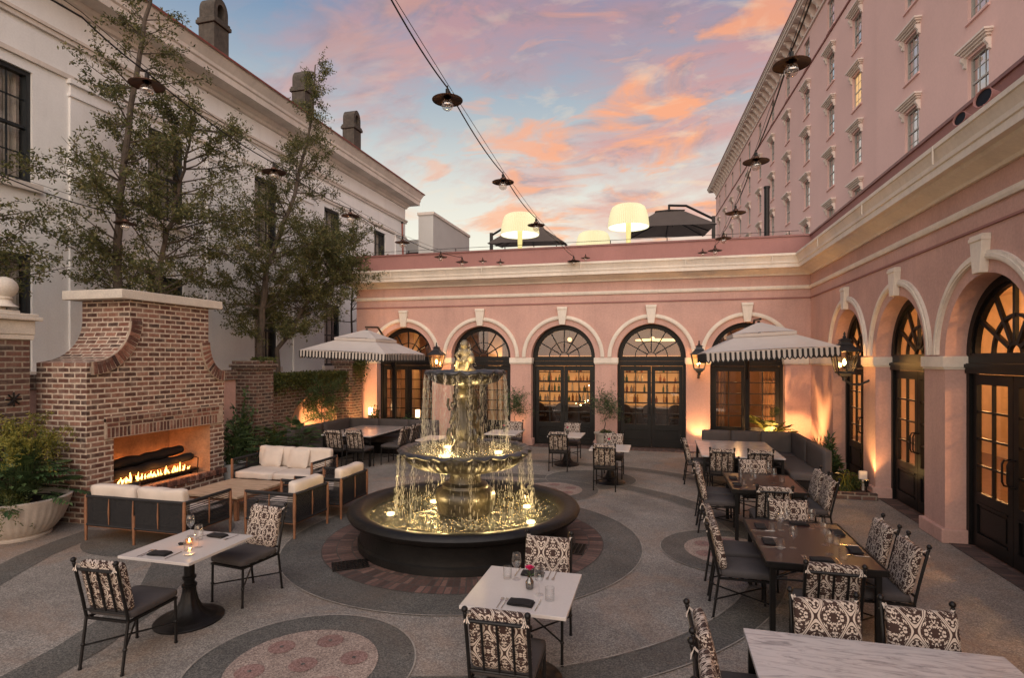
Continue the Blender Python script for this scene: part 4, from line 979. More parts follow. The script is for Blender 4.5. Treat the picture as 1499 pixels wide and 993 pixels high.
# --- the dining chair
def chair_proto():
    t = thing('dining_chair', 'chair', 'chair')
    def legp(s, front):
        b = MB()
        pts = [(s * .215, .245, 0), (s * .215, .238, .42)] if front else [(s * .215, -.315, 0), (s * .215, -.285, .22), (s * .215, -.255, .44)]
        b.tube(pts, [.0125] * len(pts), 8); b.cyl((pts[0][0], pts[0][1], 0), (pts[0][0], pts[0][1], .012), .016, .016, 8); z = .2; b.sphere((s * .215, (.242 if front else -.288), z), .019, 8, 6); return b
    for s in (-1, 1):
        for f in (True, False): legp(s, f).build('leg', MT['blackm'], t, smooth=True)
    b = MB()
    lean = lambda z: -.255 - .115 * max(0, z - .44) / .5
    for s in (-1, 1):
        b.tube([(s * .215, lean(z), z) for z in (.42, .6, .75, .925)], .0135, 8); b.sphere((s * .215, lean(.945), .948), .0225, 10, 8); b.sphere((s * .215, lean(.92), .918), .016, 8, 6)
    for z, r in ((.865, .013), (.49, .011)): b.tube([(-.215, lean(z), z), (.215, lean(z), z)], r, 8)
    for x in (-.108, 0, .108): b.tube([(x, lean(z), z) for z in (.49, .68, .865)], .0095, 6)
    b.build('back_frame', MT['blackm'], t, smooth=True)
    b = MB(); b.box(-.225, .225, -.262, -.24, .405, .425); b.box(-.225, .225, .232, .254, .405, .425); b.box(-.226, -.204, -.24, .232, .405, .425); b.box(.204, .226, -.24, .232, .405, .425)
    for k in range(4): b.box(-.204, .204, -.16 + k * .11, -.13 + k * .11, .408, .42)
    b.build('seat_frame', MT['blackm'], t)
    b = MB(); b.tube([(-.215, .242, .2), (.215, -.288, .2)], .0085, 6); b.tube([(.215, .242, .19), (-.215, -.288, .19)], .0085, 6); b.build('stretcher', MT['blackm'], t, smooth=True)
    b = MB(); b.rbox(-.232, .232, -.235, .262, .426, .505, .032, cuts=9, fn=lambda p: Vector((p.x, p.y, p.z + (.012 * (1 - (p.x / .23) ** 2) * (1 - ((p.y - .01) / .25) ** 2) if p.z > .46 else 0))))
    b.build('seat_cushion', MT['seat'], t, smooth=True, sharp=80)
    b = MB(); b.rbox(-.212, .212, -.040, .040, .0, .44, .032, cuts=9, fn=lambda p: Vector((p.x, p.y * (1 + .25 * (1 - (p.x / .212) ** 2) * (1 - ((p.z - .22) / .22) ** 2)), p.z)))
    b.build('back_cushion', MT['damask'], t, smooth=True, sharp=80, loc=(0, -.205, .497), rot=(math.atan(.23), 0, 0))
    for s in (-1, 1):
        b = MB(); y, z = lean(.872), .872
        for k in range(5): b.tube([(s * (.195 + random.uniform(-.02, .02)), y + .03, z + .02), (s * (.205 + random.uniform(-.02, .02)), y, z + .03 + random.random() * .02), (s * (.20 + random.uniform(-.03, .03)), y - .02, z - random.random() * .02)], .0035, 4)
        b.build('cushion_tie', MT['cream'], t)
    return t
CH = Repeater(chair_proto())
chairs = [
 # x, y, rot (0 = faces the far wall), label, group
 (-4.52, 4.03, 2, 'chair nearest the left edge, its slatted back to us at the front-left white table', 'two-top'),
 (-4.42, 5.32, 173, 'patterned chair facing us on the far side of the front-left white table', 'two-top'),
 (-1.05, 3.96, 1, 'chair with its slatted back to us at the white table with pink flower, front centre', 'two-top'),
 (-1.02, 5.02, 181, 'patterned chair facing us between the front centre table and the fountain', 'two-top'),
 (-2.29, 13.34, 2, 'chair with its back to us at the small white table before the bar doors', 'two-top'),
 (-2.22, 14.60, 180, 'chair facing us behind the small white table before the middle arch', 'two-top'),
 (-1.05, 11.63, 0, 'chair with its back to us at the small white table near the potted tree', 'two-top'),
 (-1.00, 12.76, 180, 'chair facing us between the small white table and the right potted tree', 'two-top'),
 (-3.80, 14.62, 180, 'patterned chair glimpsed just right of the fountain beside the left potted tree', 'two-top'),
 (-7.50, 12.28, 0, 'left chair with its back to us at the left marble table', 'left marble'),
 (-6.96, 12.30, 0, 'second chair with its back to us at the left marble table', 'left marble'),
 (-6.42, 12.98, 92, 'nearer side chair between the left marble table and the fountain', 'left marble'),
 (-6.42, 13.66, 90, 'further side chair between the left marble table and the fountain', 'left marble'),
 (1.14, 11.62, 0, 'left of the two chairs with backs to us at the far right marble table', 'right marble'),
 (1.81, 11.62, 0, 'right of the two chairs with backs to us at the far right marble table', 'right marble'),
 (.82, 12.58, -90, 'chair seen edge-on at the left end of the far right marble table', 'right marble'),
 (1.47, 8.44, 0, 'slat-backed chair at the near end of the further dark table', 'dark table'),
 (1.52, 9.92, 180, 'patterned chair at the far end of the further dark table', 'dark table'),
 (.88, 9.16, -90, 'nearer chair on the left side of the further dark table', 'dark table'),
 (.90, 9.72, -90, 'further chair on the left side of the further dark table', 'dark table'),
 (2.06, 8.98, 88, 'nearer chair on the right side of the further dark table', 'dark table'),
 (2.05, 9.48, 90, 'further chair on the right side of the further dark table', 'dark table'),
 (1.39, 5.49, -1, 'slat-backed chair at the near end of the nearer dark table', 'dark table'),
 (1.50, 7.14, 180, 'patterned chair at the far end of the nearer dark table', 'dark table'),
 (.84, 6.26, -90, 'nearer chair on the left side of the nearer dark table, seat facing the glasses', 'dark table'),
 (.84, 6.84, -90, 'further chair on the left side of the nearer dark table', 'dark table'),
 (1.95, 6.02, 90, 'nearer chair on the right side of the nearer dark table, patterned back towards us', 'dark table'),
 (1.95, 6.66, 90, 'further chair on the right side of the nearer dark table', 'dark table'),
 (1.14, 4.12, 181, 'left of the two patterned chairs facing us across the front marble table', 'front marble'),
 (1.71, 4.12, 179, 'right of the two patterned chairs facing us across the front marble table', 'front marble'),
 (.56, 3.88, -88, 'further chair seen edge-on at the left side of the front marble table', 'front marble'),
 (.55, 3.30, -91, 'nearest chair, cut by the bottom edge left of the front marble table', 'front marble'),
]
GN = {'two-top': 'patterned chairs at the small white tables', 'left marble': 'chairs at the left marble table', 'right marble': 'chairs at the far right marble table', 'dark table': 'chairs round the dark tables', 'front marble': 'chairs at the front marble table'}
for x, y, rz, lab, g_ in chairs: CH((x, y, 0), R(rz), lab, GN[g_])

# --- white pedestal tables
def ped_table():
    t = thing('bistro_table', 'table', 'table')
    b = MB(); b.box(-.41, .41, -.41, .41, .722, .75); b.build('table_top', MT['quartz'], t, bevel=.004)
    b = MB(); b.box(-.2, .2, -.2, .2, .70, .7215); b.build('top_plate', MT['blackm'], t)
    b = MB(); b.lathe([(.31, 0), (.312, .015), (.30, .028), (.27, .034), (.265, .042), (.235, .048), (.16, .075), (.11, .13), (.08, .20), (.062, .28), (.058, .33), (.068, .34), (.068, .36), (.05, .365), (.048, .40), (.062, .42), (.062, .44), (.048, .45), (.046, .70)], n=40, fn=lambda a, r, z, j: (r * (1 + (.05 * math.cos(a * 10) if 6 <= j <= 10 else 0)), z))
    b.build('pedestal', MT['blackm'], t, smooth=True, sharp=50); return t
PT = Repeater(ped_table())
two = [(-4.57, 4.70, 'white square bistro table with candle and two black napkins at front left'), (-1.06, 4.49, 'white square bistro table with a pink flower at front centre'),
       (-2.22, 13.95, 'further small white table before the middle arch'), (-1.0, 12.16, 'small white table with pink flower before the bar doors'), (-3.84, 14.0, 'white table mostly hidden behind the fountain water'), (-5.05, 12.55, 'white table standing hidden behind the lower fountain bowl')]
for x, y, lab in two: PT((x, y, 0), R(0), lab, 'small white pedestal tables', (1, 1.05, 1) if y > 4.6 and y < 5 else None)
# --- marble tables on black frames
def frame_table(w_, d_, lab, loc, top, apron=True, brace=True):
    t = thing('dining_table', lab, 'table', loc)
    b = MB(); b.box(-w_ / 2, w_ / 2, -d_ / 2, d_ / 2, .72, .75)
    b.build('table_top', top, t, bevel=.004)
    e = .05
    for sx in (-1, 1):
        for sy in (-1, 1):
            b = MB(); x, y = sx * (w_ / 2 - e), sy * (d_ / 2 - e); b.box(x - .024, x + .024, y - .024, y + .024, 0, .718); b.build('leg', MT['black'], t, bevel=.003)
    b = MB()
    for s in (-1, 1):
        b.box(-w_ / 2 + e, w_ / 2 - e, s * (d_ / 2 - e) - .018, s * (d_ / 2 - e) + .018, .665, .717); b.box(s * (w_ / 2 - e) - .018, s * (w_ / 2 - e) + .018, -d_ / 2 + e, d_ / 2 - e, .663, .716)
    b.build('apron', MT['black'], t)
    if brace:
        for s in (-1, 1):
            b = MB(); y = s * (d_ / 2 - e); b.tube([(-w_ / 2 + e, y, .58), (w_ / 2 - e, y, .58)], .010, 6); b.tube([(-w_ / 2 + e, y, .58), (-w_ / 2 + e + .2, y, .665)], .008, 6); b.tube([(w_ / 2 - e, y, .58), (w_ / 2 - e - .2, y, .665)], .008, 6)
            b.build('brace', MT['blackm'], t, smooth=True)
    return t
frame_table(1.5, 2.2, 'white-grey marble table with chairs and a banquette under the right umbrella', (1.55, 12.68, 0), MT['marble'])
frame_table(1.36, 2.05, 'grey marble table by the left banquette under the left umbrella', (-7.44, 13.45, 0), MT['marble'])
frame_table(1.53, 2.3, 'big bare marble table cut off by the bottom right corner', (1.33, 3.07, 0), MT['marble'])
for x0, x1, y0, y1, lab in ((.97, 1.94, 5.66, 7.12, 'nearer dark brown table set with glasses and napkins'), (1.03, 2.0, 8.66, 9.92, 'further dark brown table set with glasses')):
    t = frame_table(x1 - x0, y1 - y0, lab, ((x0 + x1) / 2, (y0 + y1) / 2, 0), MT['darkwood'])
    w_, d_ = (x1 - x0) / 2, (y1 - y0) / 2
    b = MB(); b.box(-w_ - .018, -w_ - .002, -d_ - .018, d_ + .018, .70, .756); b.box(w_ + .002, w_ + .018, -d_ - .018, d_ + .018, .70, .756); b.box(-w_ - .001, w_ + .001, -d_ - .018, -d_ - .002, .70, .756); b.box(-w_ - .001, w_ + .001, d_ + .002, d_ + .018, .70, .756)
    b.build('rim', MT['black'], t, bevel=.003)
# --- banquettes (L-shaped)
def banquette(lab, loc, pts_long, pts_side, mirror):
    """local: corner at the origin, long run along -x (or +x), side run towards -y"""
    t = thing('corner_banquette', lab, 'banquette', loc); s = mirror
    LX, LY = pts_long, pts_side
    def X(a, c): return (min(s * a, s * c), max(s * a, s * c))
    b = MB(); x = X(.02, LX); b.box(x[0], x[1], -.70, -.02, .0, .30); x = X(.02, .70); b.box(x[0], x[1], -LY, -.71, .0, .30); b.build('base', MT['blackm'], t)
    n = 3
    for k in range(n):
        a, c = (.14 + (LX - .14) * k / n, .14 + (LX - .14) * (k + 1) / n - .006); x = X(a, c); b = MB(); b.rbox(x[0], x[1], -.14, 0, .30, .90, .03, cuts=6); b.build('back_cushion', MT['banq'], t, smooth=True, sharp=80)
        x = X(a, c); b = MB(); b.rbox(x[0], x[1], -.72, -.145, .302, .45, .035, cuts=6); b.build('seat_cushion', MT['banq'], t, smooth=True, sharp=80)
    n = 2
    for k in range(n):
        y1_, y0_ = -(.0 + LY * k / n), -(LY * (k + 1) / n) + .006
        x = X(0, .14); b = MB(); b.rbox(x[0], x[1], y0_, y1_, .30, .90, .03, cuts=6); b.build('back_cushion', MT['banq'], t, smooth=True, sharp=80)
    x = X(.145, .72); b = MB(); b.rbox(x[0], x[1], -LY, -.73, .302, .45, .035, cuts=6); b.build('seat_cushion', MT['banq'], t, smooth=True, sharp=80)
    return t
banquette('grey cushioned corner banquette under the right umbrella', (3.14, 14.62, 0), 2.14, 2.85, -1)
banquette('grey cushioned corner banquette against the left brick wall', (-8.9, 15.0, 0), 2.9, 2.9, 1)

# --- teak lounge pieces with rope sides
def lounge(w_, name, lab, cat, loc, rz, ncush, pillow=0, group=None):
    t = thing(name, lab, cat, loc, rz, group); d_ = .86; hw, hd = w_ / 2, d_ / 2
    def post(x, y, h=.665):
        b = MB(); b.tube([(x, y, 0), (x, y, .18), (x, y, .42), (x, y, h - .05), (x, y, h)], [.016, .022, .026, .022, .018], 10); b.build('leg', MT['teak'], t, smooth=True)
    for x in (-hw, hw):
        for y in (-hd, hd): post(x, y)
    if w_ > 1.2: post(0, -hd, .3)
    b = MB(); b.tube([(-hw, hd, .645), (-hw, -hd + .02, .645), (-hw + .02, -hd, .645), (hw - .02, -hd, .645), (hw, -hd + .02, .645), (hw, hd, .645)], .022, 8); b.tube([(-hw, hd, .24), (-hw, -hd, .24), (hw, -hd, .24), (hw, hd, .24), (-hw, hd, .24)], .02, 6); b.build('rail', MT['rope'], t, smooth=True)
    b = MB(); N = 26; rnd = random.Random(int(w_ * 100))
    for k in range(N):
        z = .262 + .365 * k / (N - 1)
        b.tube([(-hw, -hd + .004, z), (hw, -hd + .004, z)], .0068, 5, False)
        for s in (-1, 1):
            if .52 < z < .60 and k % 2: continue
            sag = lambda q: .005 * math.sin(q * 9 + k)
            b.tube([(s * hw, -hd, z), (s * hw, -hd / 3, z + sag(1)), (s * hw, hd / 3, z + sag(2)), (s * hw, hd, z)], .0062 if z > .45 else .0068, 5, False)
    b.build('rope_weave', MT['rope'], t, smooth=True)
    for x in ([-hw / 2, 0, hw / 2] if w_ > 1.2 else [0]):
        b = MB(); b.tube([(x, -hd - .012, .26), (x, -hd - .016, .44), (x, -hd - .012, .63)], [.006, .013, .006], 8); b.build('slat', MT['teak'], t, smooth=True)
    for s in (-1, 1):
        b = MB(); b.tube([(s * (hw + .012), 0, .26), (s * (hw + .016), 0, .44), (s * (hw + .012), 0, .63)], [.006, .013, .006], 8); b.build('slat', MT['teak'], t, smooth=True)
    b = MB(); b.box(-hw + .02, hw - .02, -hd + .02, hd - .01, .20, .25); b.build('seat_frame', MT['teak'], t)
    cw = (w_ - .08) / ncush
    for k in range(ncush):
        x0 = -hw + .04 + cw * k; b = MB(); b.rbox(x0, x0 + cw - .006, -hd + .04, hd, .27, .42, .045, cuts=8, fn=lambda p: Vector((p.x, p.y + .008 * mnoise.noise(p * 7), p.z + .020 * mnoise.noise(p * 5.5 + Vector((x0, k, 0)))))); b.build('seat_cushion', MT['cream'], t, smooth=True, sharp=80)
        b = MB(); b.rbox(x0 + .01, x0 + cw - .016, -.075, .075, .0, .40, .05, cuts=8, fn=lambda p: Vector((p.x, p.y + .012 * math.sin(p.x * 11) + .022 * mnoise.noise(p * 6 + Vector((k * 3, x0, 0))), p.z + .016 * mnoise.noise(p * 4.5 + Vector((k, 1, x0)))))); b.build('back_cushion', MT['cream'], t, smooth=True, sharp=80, loc=(0, -hd + .12, .415), rot=(.10, 0, 0))
    for k in range(pillow):
        b = MB(); x0 = -.40 + .62 * k
        def puff(p):
            q = ((p.x - x0 - .22) / .23, (p.z - .2) / .2); f = max(.12, (1 - abs(q[0]) ** 3) * (1 - abs(q[1]) ** 3)); return Vector((p.x, p.y * (.25 + .9 * f), p.z))
        b.rbox(x0, x0 + .46, -.07, .07, 0, .40, .05, cuts=9, fn=puff); b.build('pillow', MT['cream'], t, smooth=True, sharp=80, loc=(0, -hd + .30, .42), rot=(.35, 0, 0))
    return t
lounge(1.72, 'loveseat', 'teak and rope loveseat nearest the camera, its back to us, before the fireplace', 'loveseat', (-7.14, 6.80, 0), 0, 2)
lounge(1.78, 'loveseat', 'teak and rope loveseat with loose pillows facing us beyond the low table', 'loveseat', (-7.24, 9.84, 0), R(180), 2, 2)
lounge(.80, 'lounge_chair', 'nearer teak and rope lounge chair beside the fountain basin', 'lounge chair', (-5.55, 7.60, 0), R(88), 1, 0, 'teak lounge chairs by the fountain')
lounge(.84, 'lounge_chair', 'further teak and rope lounge chair between the fountain and the far loveseat', 'lounge chair', (-5.46, 8.68, 0), R(90), 1, 0, 'teak lounge chairs by the fountain')
t = thing('coffee_table', 'low square teak slatted table between the loveseats and the fireplace', 'coffee table', (-7.12, 8.30, 0))
b = MB(); n = 5
for k in range(n): b.box(-.56, .56, -.60 + 1.2 * k / n + .003, -.60 + 1.2 * (k + 1) / n - .003, .362, .40)
b.build('table_top', MT['teaktop'], t, bevel=.003)
for sx in (-1, 1):
    for sy in (-1, 1): b = MB(); b.box(sx * .5 - .03, sx * .5 + .03, sy * .54 - .03, sy * .54 + .03, 0, .31); b.build('leg', MT['teak'], t, bevel=.004)
b = MB(); b.box(-.52, .52, -.56, -.53, .312, .36); b.box(-.52, .52, .53, .56, .312, .36); b.box(-.55, -.521, -.56, .56, .312, .36); b.box(.521, .55, -.56, .56, .312, .36); b.build('apron', MT['teak'], t)

# --- umbrellas
def canopymat(name, col):
    m, b = newmat(name); o = coords(); f = texnoise(o, 3, 4); c = ramp(f, [(.3, sc(col, .9)), (.7, col)]); nt.nodes.remove(b)
    d = nd('ShaderNodeBsdfDiffuse'); tl = nd('ShaderNodeBsdfTranslucent'); mx = nd('ShaderNodeMixShader', inp={0: .22}); lk(c, d.inputs[0]); lk(c, tl.inputs[0]); lk(d.outputs[0], mx.inputs[1]); lk(tl.outputs[0], mx.inputs[2]); lk(mx.outputs[0], nt.nodes['Material Output'].inputs[0]); return m
MT['canvas'] = canopymat('off_white_canvas', (.64, .58, .53)); MT['trimblack'] = mat('black_valance_piping', (.02, .018, .018), .8); MT['canvasdark'] = canopymat('charcoal_canvas', (.13, .11, .10)); MT['valance'] = canopymat('valance_canvas', (.66, .60, .54))
def canopy(b, h, z0, z1, top, sag=.06, N=12):
    """pyramid canopy with sagging panels: half-size h at height z0 to half-size top at z1"""
    def ring(f, k):
        hh = h + (top - h) * f; zz = z0 + (z1 - z0) * f; P = []
        for s in range(4):
            for i in range(N):
                q = -1 + 2 * i / N; e = (1 - q * q) * (1 - f) * .0
                x, y = [(q, -1), (1, q), (-q, 1), (-1, -q)][s]; mid = 1 - q * q
                P.append(b.v((x * hh, y * hh, zz - sag * mid * math.sin(math.pi * f) * .6 + (0.015 * mid if f == 0 else 0))))
        return P
    K = 6; rs = [ring(k / K, k) for k in range(K + 1)]
    for a, c in zip(rs, rs[1:]):
        n = len(a)
        for i in range(n): b.face([a[i], a[(i + 1) % n], c[(i + 1) % n], c[i]])
    return rs
def umbrella(lab, loc, rz, h, tilt, mast, group):
    t = thing('cantilever_umbrella', lab, 'umbrella', loc, rz, group)
    T = Matrix.Rotation(tilt, 4, 'Y')
    def fin(b):
        for v in b.bm.verts: v.co = T @ (v.co - Vector((0, 0, 2.8))) + Vector((0, 0, 2.8))
        return b
    b = MB(); canopy(b, h, 2.80, 3.10, h * .45); fin(b).build('canopy', MT['canvas'], t, smooth=True, sharp=25)
    b = MB(); canopy(b, h * .50, 3.15, 3.38, .05, .03); n4 = h * .50
    for s in range(4):
        c = Matrix.Rotation(math.pi / 2 * s, 3, 'Z'); P = [c @ Vector(p) for p in ((-n4, -n4, 3.15), (n4, -n4, 3.15), (n4, -n4, 3.085), (-n4, -n4, 3.085))]; b.poly([tuple(p) for p in P])
    fin(b).build('top_canopy', MT['canvas'], t, smooth=True, sharp=25)
    # scalloped valance with black piping
    b = MB(); pp = MB(); NS = 26; sw = 2 * h / NS
    for s in range(4):
        c = Matrix.Rotation(math.pi / 2 * s, 3, 'Z')
        for k in range(NS):
            x0 = -h + sw * k; lo_ = [(x0 + sw * j / 6, 2.72 - .028 * math.sin(math.pi * j / 6) - .045) for j in range(7)]
            lo_ = [(x0 + sw * .09, 2.785)] + [(x0 + sw * (.09 + j / 6 * .80), 2.66 - .055 * math.sin(math.pi * j / 6)) for j in range(7)] + [(x0 + sw * .89, 2.785)]
            up = [(x0 + sw, 2.80), (x0, 2.80)]; bulge = .006 * (k % 2)
            b.poly([tuple(c @ Vector((x, -h - bulge, z))) for x, z in lo_ + up])
            pp.tube([c @ Vector((x, -h - bulge - .002, z)) for x, z in lo_], .013, 4)
    fin(b).build('valance', MT['valance'], t, norm=False); fin(pp).build('valance_piping', MT['trimblack'], t)
    b = MB()
    for sx in (-1, 1):
        for sy in (-1, 1): b.tube([(0, 0, 3.10), (sx * h * .97, sy * h * .97, 2.775)], .012, 6)
    for k in range(4): a = R(90 * k); b.tube([(0, 0, 3.08), (math.cos(a) * h * .97, math.sin(a) * h * .97, 2.765)], .010, 6)
    b.cyl((0, 0, 3.0), (0, 0, 3.42), .03, .03, 10); fin(b).build('ribs', MT['blackm'], t, smooth=True)
    mx, my = mast
    b = MB(); b.box(mx - .05, mx + .05, my - .04, my + .04, .0, 2.9); b.box(mx - .35, mx + .35, my - .35, my + .35, 0, .06); b.build('mast', MT['black'], t, bevel=.006)
    b = MB(); b.tube([(mx, my, 2.1), (mx * .75, my * .75, 3.05), (mx * .4, my * .4, 3.50), (0, 0, 3.46)], .026, 8); b.tube([(mx, my, 2.86), (mx * .45, my * .45, 3.44)], .022, 8); b.build('arm', MT['black'], t, smooth=True)
    return t
umbrella('scalloped off-white umbrella over the right banquette, beside the corner lantern', (2.05, 12.80, 0), 0, 1.18, R(-3), (.06, 2.3), 'off-white scalloped umbrellas')
umbrella('scalloped off-white umbrella over the left banquette, left of the fountain', (-7.46, 13.45, 0), 0, 1.17, R(2.6), (-.2, 2.05), 'off-white scalloped umbrellas')

# --- wall lanterns
MT['lglass'] = glassmat('lantern_glass', (1.0, .90, .72), .1, .03); MT['bulb'] = emis('lantern_flame', (1.0, .55, .18), 60); MT['lantern_black'] = mat('lantern_black', (.03, .032, .035), .4, .2, 8, metal=.3)
def lantern():
    t = thing('wall_lantern', 'lantern', 'lantern')
    b = MB(); sq = lambda h, z: [(-h, -h, z), (h, -h, z), (h, h, z), (-h, h, z)]
    def frus(h0, z0, h1, z1):
        A = [b.v(p) for p in sq(h0, z0)]; B = [b.v(p) for p in sq(h1, z1)]; b.face(A[::-1]); b.face(B)
        for i in range(4): b.face([A[i], A[(i + 1) % 4], B[(i + 1) % 4], B[i]])
    frus(.185, .40, .18, .42); frus(.17, .421, .085, .52); frus(.095, .521, .09, .54); frus(.07, .541, .06, .60); frus(.085, .601, .03, .64); b.build('roof', MT['lantern_black'], t)
    b = MB(); b.lathe([(.02, .64), (.03, .66), (.012, .69), (.018, .72), (.004, .76)], n=10)
    b.build('finial', MT['lantern_black'], t, smooth=True)
    b = MB()
    for i in range(4):
        p, q = Vector(sq(.105, .03)[i]), Vector(sq(.165, .40)[i]); b.tube([p, q], .009, 5); p2 = Vector(sq(.105, .03)[(i + 1) % 4]); b.tube([p, p2], .010, 5); q2 = Vector(sq(.165, .40)[(i + 1) % 4]); b.tube([q, q2], .009, 5); b.tube([(p + p2) / 2, (q + q2) / 2], .005, 5)
    frus(.11, .0, .105, .025); frus(.06, -.05, .09, -.001); b.lathe([(.02, -.14), (.035, -.12), (.03, -.09), (.045, -.07), (.05, -.05)], n=12); b.build('cage', MT['lantern_black'], t)
    b = MB()
    A, B = sq(.10, .03), sq(.158, .395)
    for i in range(4): b.poly([A[i], A[(i + 1) % 4], B[(i + 1) % 4], B[i]])
    b.build('lantern_glass', MT['lglass'], t)
    b = MB(); b.tube([(0, 0, .08), (0, 0, .15)], .018, 8); b.build('burner', MT['lantern_black'], t)
    b = MB(); b.tube([(0, 0, .15), (.004, 0, .19), (0, 0, .22), (0, 0, .26)], [.012, .024, .018, .002], 8); b.build('flame', MT['bulb'], t, smooth=True)
    b = MB(); b.tube([(0, 0, -.12), (0, .10, -.20), (0, .22, -.20), (0, .36, -.12), (0, .40, -.10)], .020, 8); b.rbox(-.04, .04, .38, .43, -.30, .12, .012, 2); b.sphere((0, .2, -.20), .03, 8, 6); b.build('bracket', MT['lantern_black'], t, smooth=True)
    return t
LN = Repeater(lantern())
for (x, y, z, rz, lab) in ((1.06, 16.37, 2.32, 0, 'lit black wall lantern between the bar doors and the right umbrella'), (-6.66, 16.37, 2.32, 0, 'lit black wall lantern just left of the fountain top'), (3.52, 12.42, 2.34, -90, 'large lit black lantern on a bracket near the corner, right of the umbrella')):
    LN((x, y, z), R(rz), lab, 'black wall lanterns', (1.25, 1.25, 1.08)); light('lantern_light', 'POINT', (x, y, z + .21), 10, (1, .55, .22), .04)

# --- string lights
def cable(name, pts, lab, group='string light cables', r=.009):
    b = MB(); P = []
    for p, q in zip(pts, pts[1:]):
        p, q = Vector(p), Vector(q); L = (q - p).length
        for k in range(10): u = k / 10; P.append(p.lerp(q, u) - Vector((0, 0, 1)) * (.028 * L * 4 * u * (1 - u)))
    P.append(Vector(pts[-1])); b.tube(P, r, 5); o = b.build(name, MT['blackm'], None, smooth=True); tag(o, lab, 'cable', group)
    s = MB(); s.tube([Vector(p) + Vector((0, 0, .05)) for p in pts], .004, 4); s.build('support_wire', MT['blackm'], o)
    return o
MT['festglass'] = glassmat('bulb_glass', (1, .97, .92), .02, .22); MT['filament'] = mat('filament_wire', (.3, .18, .1), .4)
MT['copper'] = mat('aged_copper_shade', (.10, .045, .025), .45, .4, 8, metal=.6)
def fest():
    t = thing('string_lamp', 'lamp', 'lamp')
    b = MB(); b.lathe([(.175, -.070), (.177, -.064), (.11, -.045), (.05, -.030), (.04, -.0), (.02, .01)], n=24, closed_bot=False, closed_top=False); b.build('shade', MT['copper'], t, smooth=True)
    b = MB(); b.cyl((0, 0, -.06), (0, 0, .06), .022, .022, 10); b.tube([(0, 0, .06), (0, 0, .10)], .008, 6); b.build('socket', MT['blackm'], t, smooth=True)
    b = MB(); b.sphere((0, 0, -.12), .07, 14, 10); b.build('bulb', MT['festglass'], t, smooth=True)
    b = MB(); b.cyl((0, 0, -.06), (0, 0, -.12), .008, .004, 6); b.build('filament', MT['filament'], t); return t
FL = Repeater(fest())

STR = [
 ('middle string light cable crossing the sky to the roof', [(-2.40, 1.5, 6.3), (-2.46, 4.8, 6.06), (-2.49, 6.47, 5.92), (-2.57, 9.29, 5.78), (-2.56, 11.92, 5.65), (-2.47, 14.3, 5.62), (-2.39, 16.3, 5.60)], [(2, 'largest sky lamp on the middle cable, left of the sky centre'), (3, 'second lamp down the middle cable against the pale sky'), (4, 'third lamp down the middle cable, overlapping the glowing rooftop lampshade'), (6, 'last lamp of the middle cable, by the parapet between the glowing shades')]),
 ('right string light cable crossing before the hotel tower', [(1.30, 1.5, 6.3), (1.35, 5.0, 6.05), (1.35, 6.53, 5.88), (1.38, 8.99, 5.68), (1.41, 11.54, 5.56), (1.48, 14.35, 5.65), (1.47, 16.3, 5.72)], [(2, 'largest lamp on the right cable, high beside the tower cornice'), (3, 'second lamp down the right cable before the tower windows'), (4, 'third lamp down the right cable before the tower'), (5, 'fourth lamp down the right cable, just above the parapet'), (6, 'last lamp of the right cable, against the pink parapet')]),
 ('left string light cable passing through the trees', [(-5.6, 1.5, 6.3), (-5.71, 4.5, 6.12), (-5.75, 5.3, 5.95), (-6.04, 7.92, 5.80), (-6.24, 10.61, 5.76), (-6.33, 13.27, 5.74), (-6.19, 15.54, 5.76), (-5.8, 16.3, 5.72)], [(2, 'largest lamp on the left cable, in the top of the left tree'), (3, 'lamp on the left cable in front of the second tree'), (4, 'lamp on the left cable against the white wall'), (5, 'lamp on the left cable by the corner of the white building'), (6, 'lamp on the left cable hanging over the parapet'), (7, 'end lamp of the left cable against the pink parapet')]),
 ('low string light cable behind the left tree', [(-9.3, 2.0, 5.6), (-9.34, 6.15, 5.32), (-9.48, 8.28, 5.26), (-10.05, 13.7, 5.21), (-9.9, 16.6, 5.35)], [(2, 'lamp on the low cable hidden among the leaves of the left tree'), (3, 'lamp on the low cable inside the second tree')]),
]
for lab, pts, lamps in STR:
    cable('string_light_cable', pts, lab)
    for i, ll in lamps: FL((pts[i][0], pts[i][1], pts[i][2] - .08), random.uniform(0, 3), ll, 'string lamps hanging from cables', (1.06, 1.06, 1.06))
for x, z, ll in ((-5.15, 5.62, 'small lamp resting on the cornice right of the left cable'), (-4.6, 5.56, 'small dark lamp on the cornice nearer the middle cable'), (-2.05, 5.58, 'spare lamp on the cornice just right of the middle cable end'), (1.15, 5.58, 'spare lamp on the cornice just left of the right cable end')):
    FL((x, 16.32, z), 0, ll, 'string lamps hanging from cables', (.75, .75, .75))
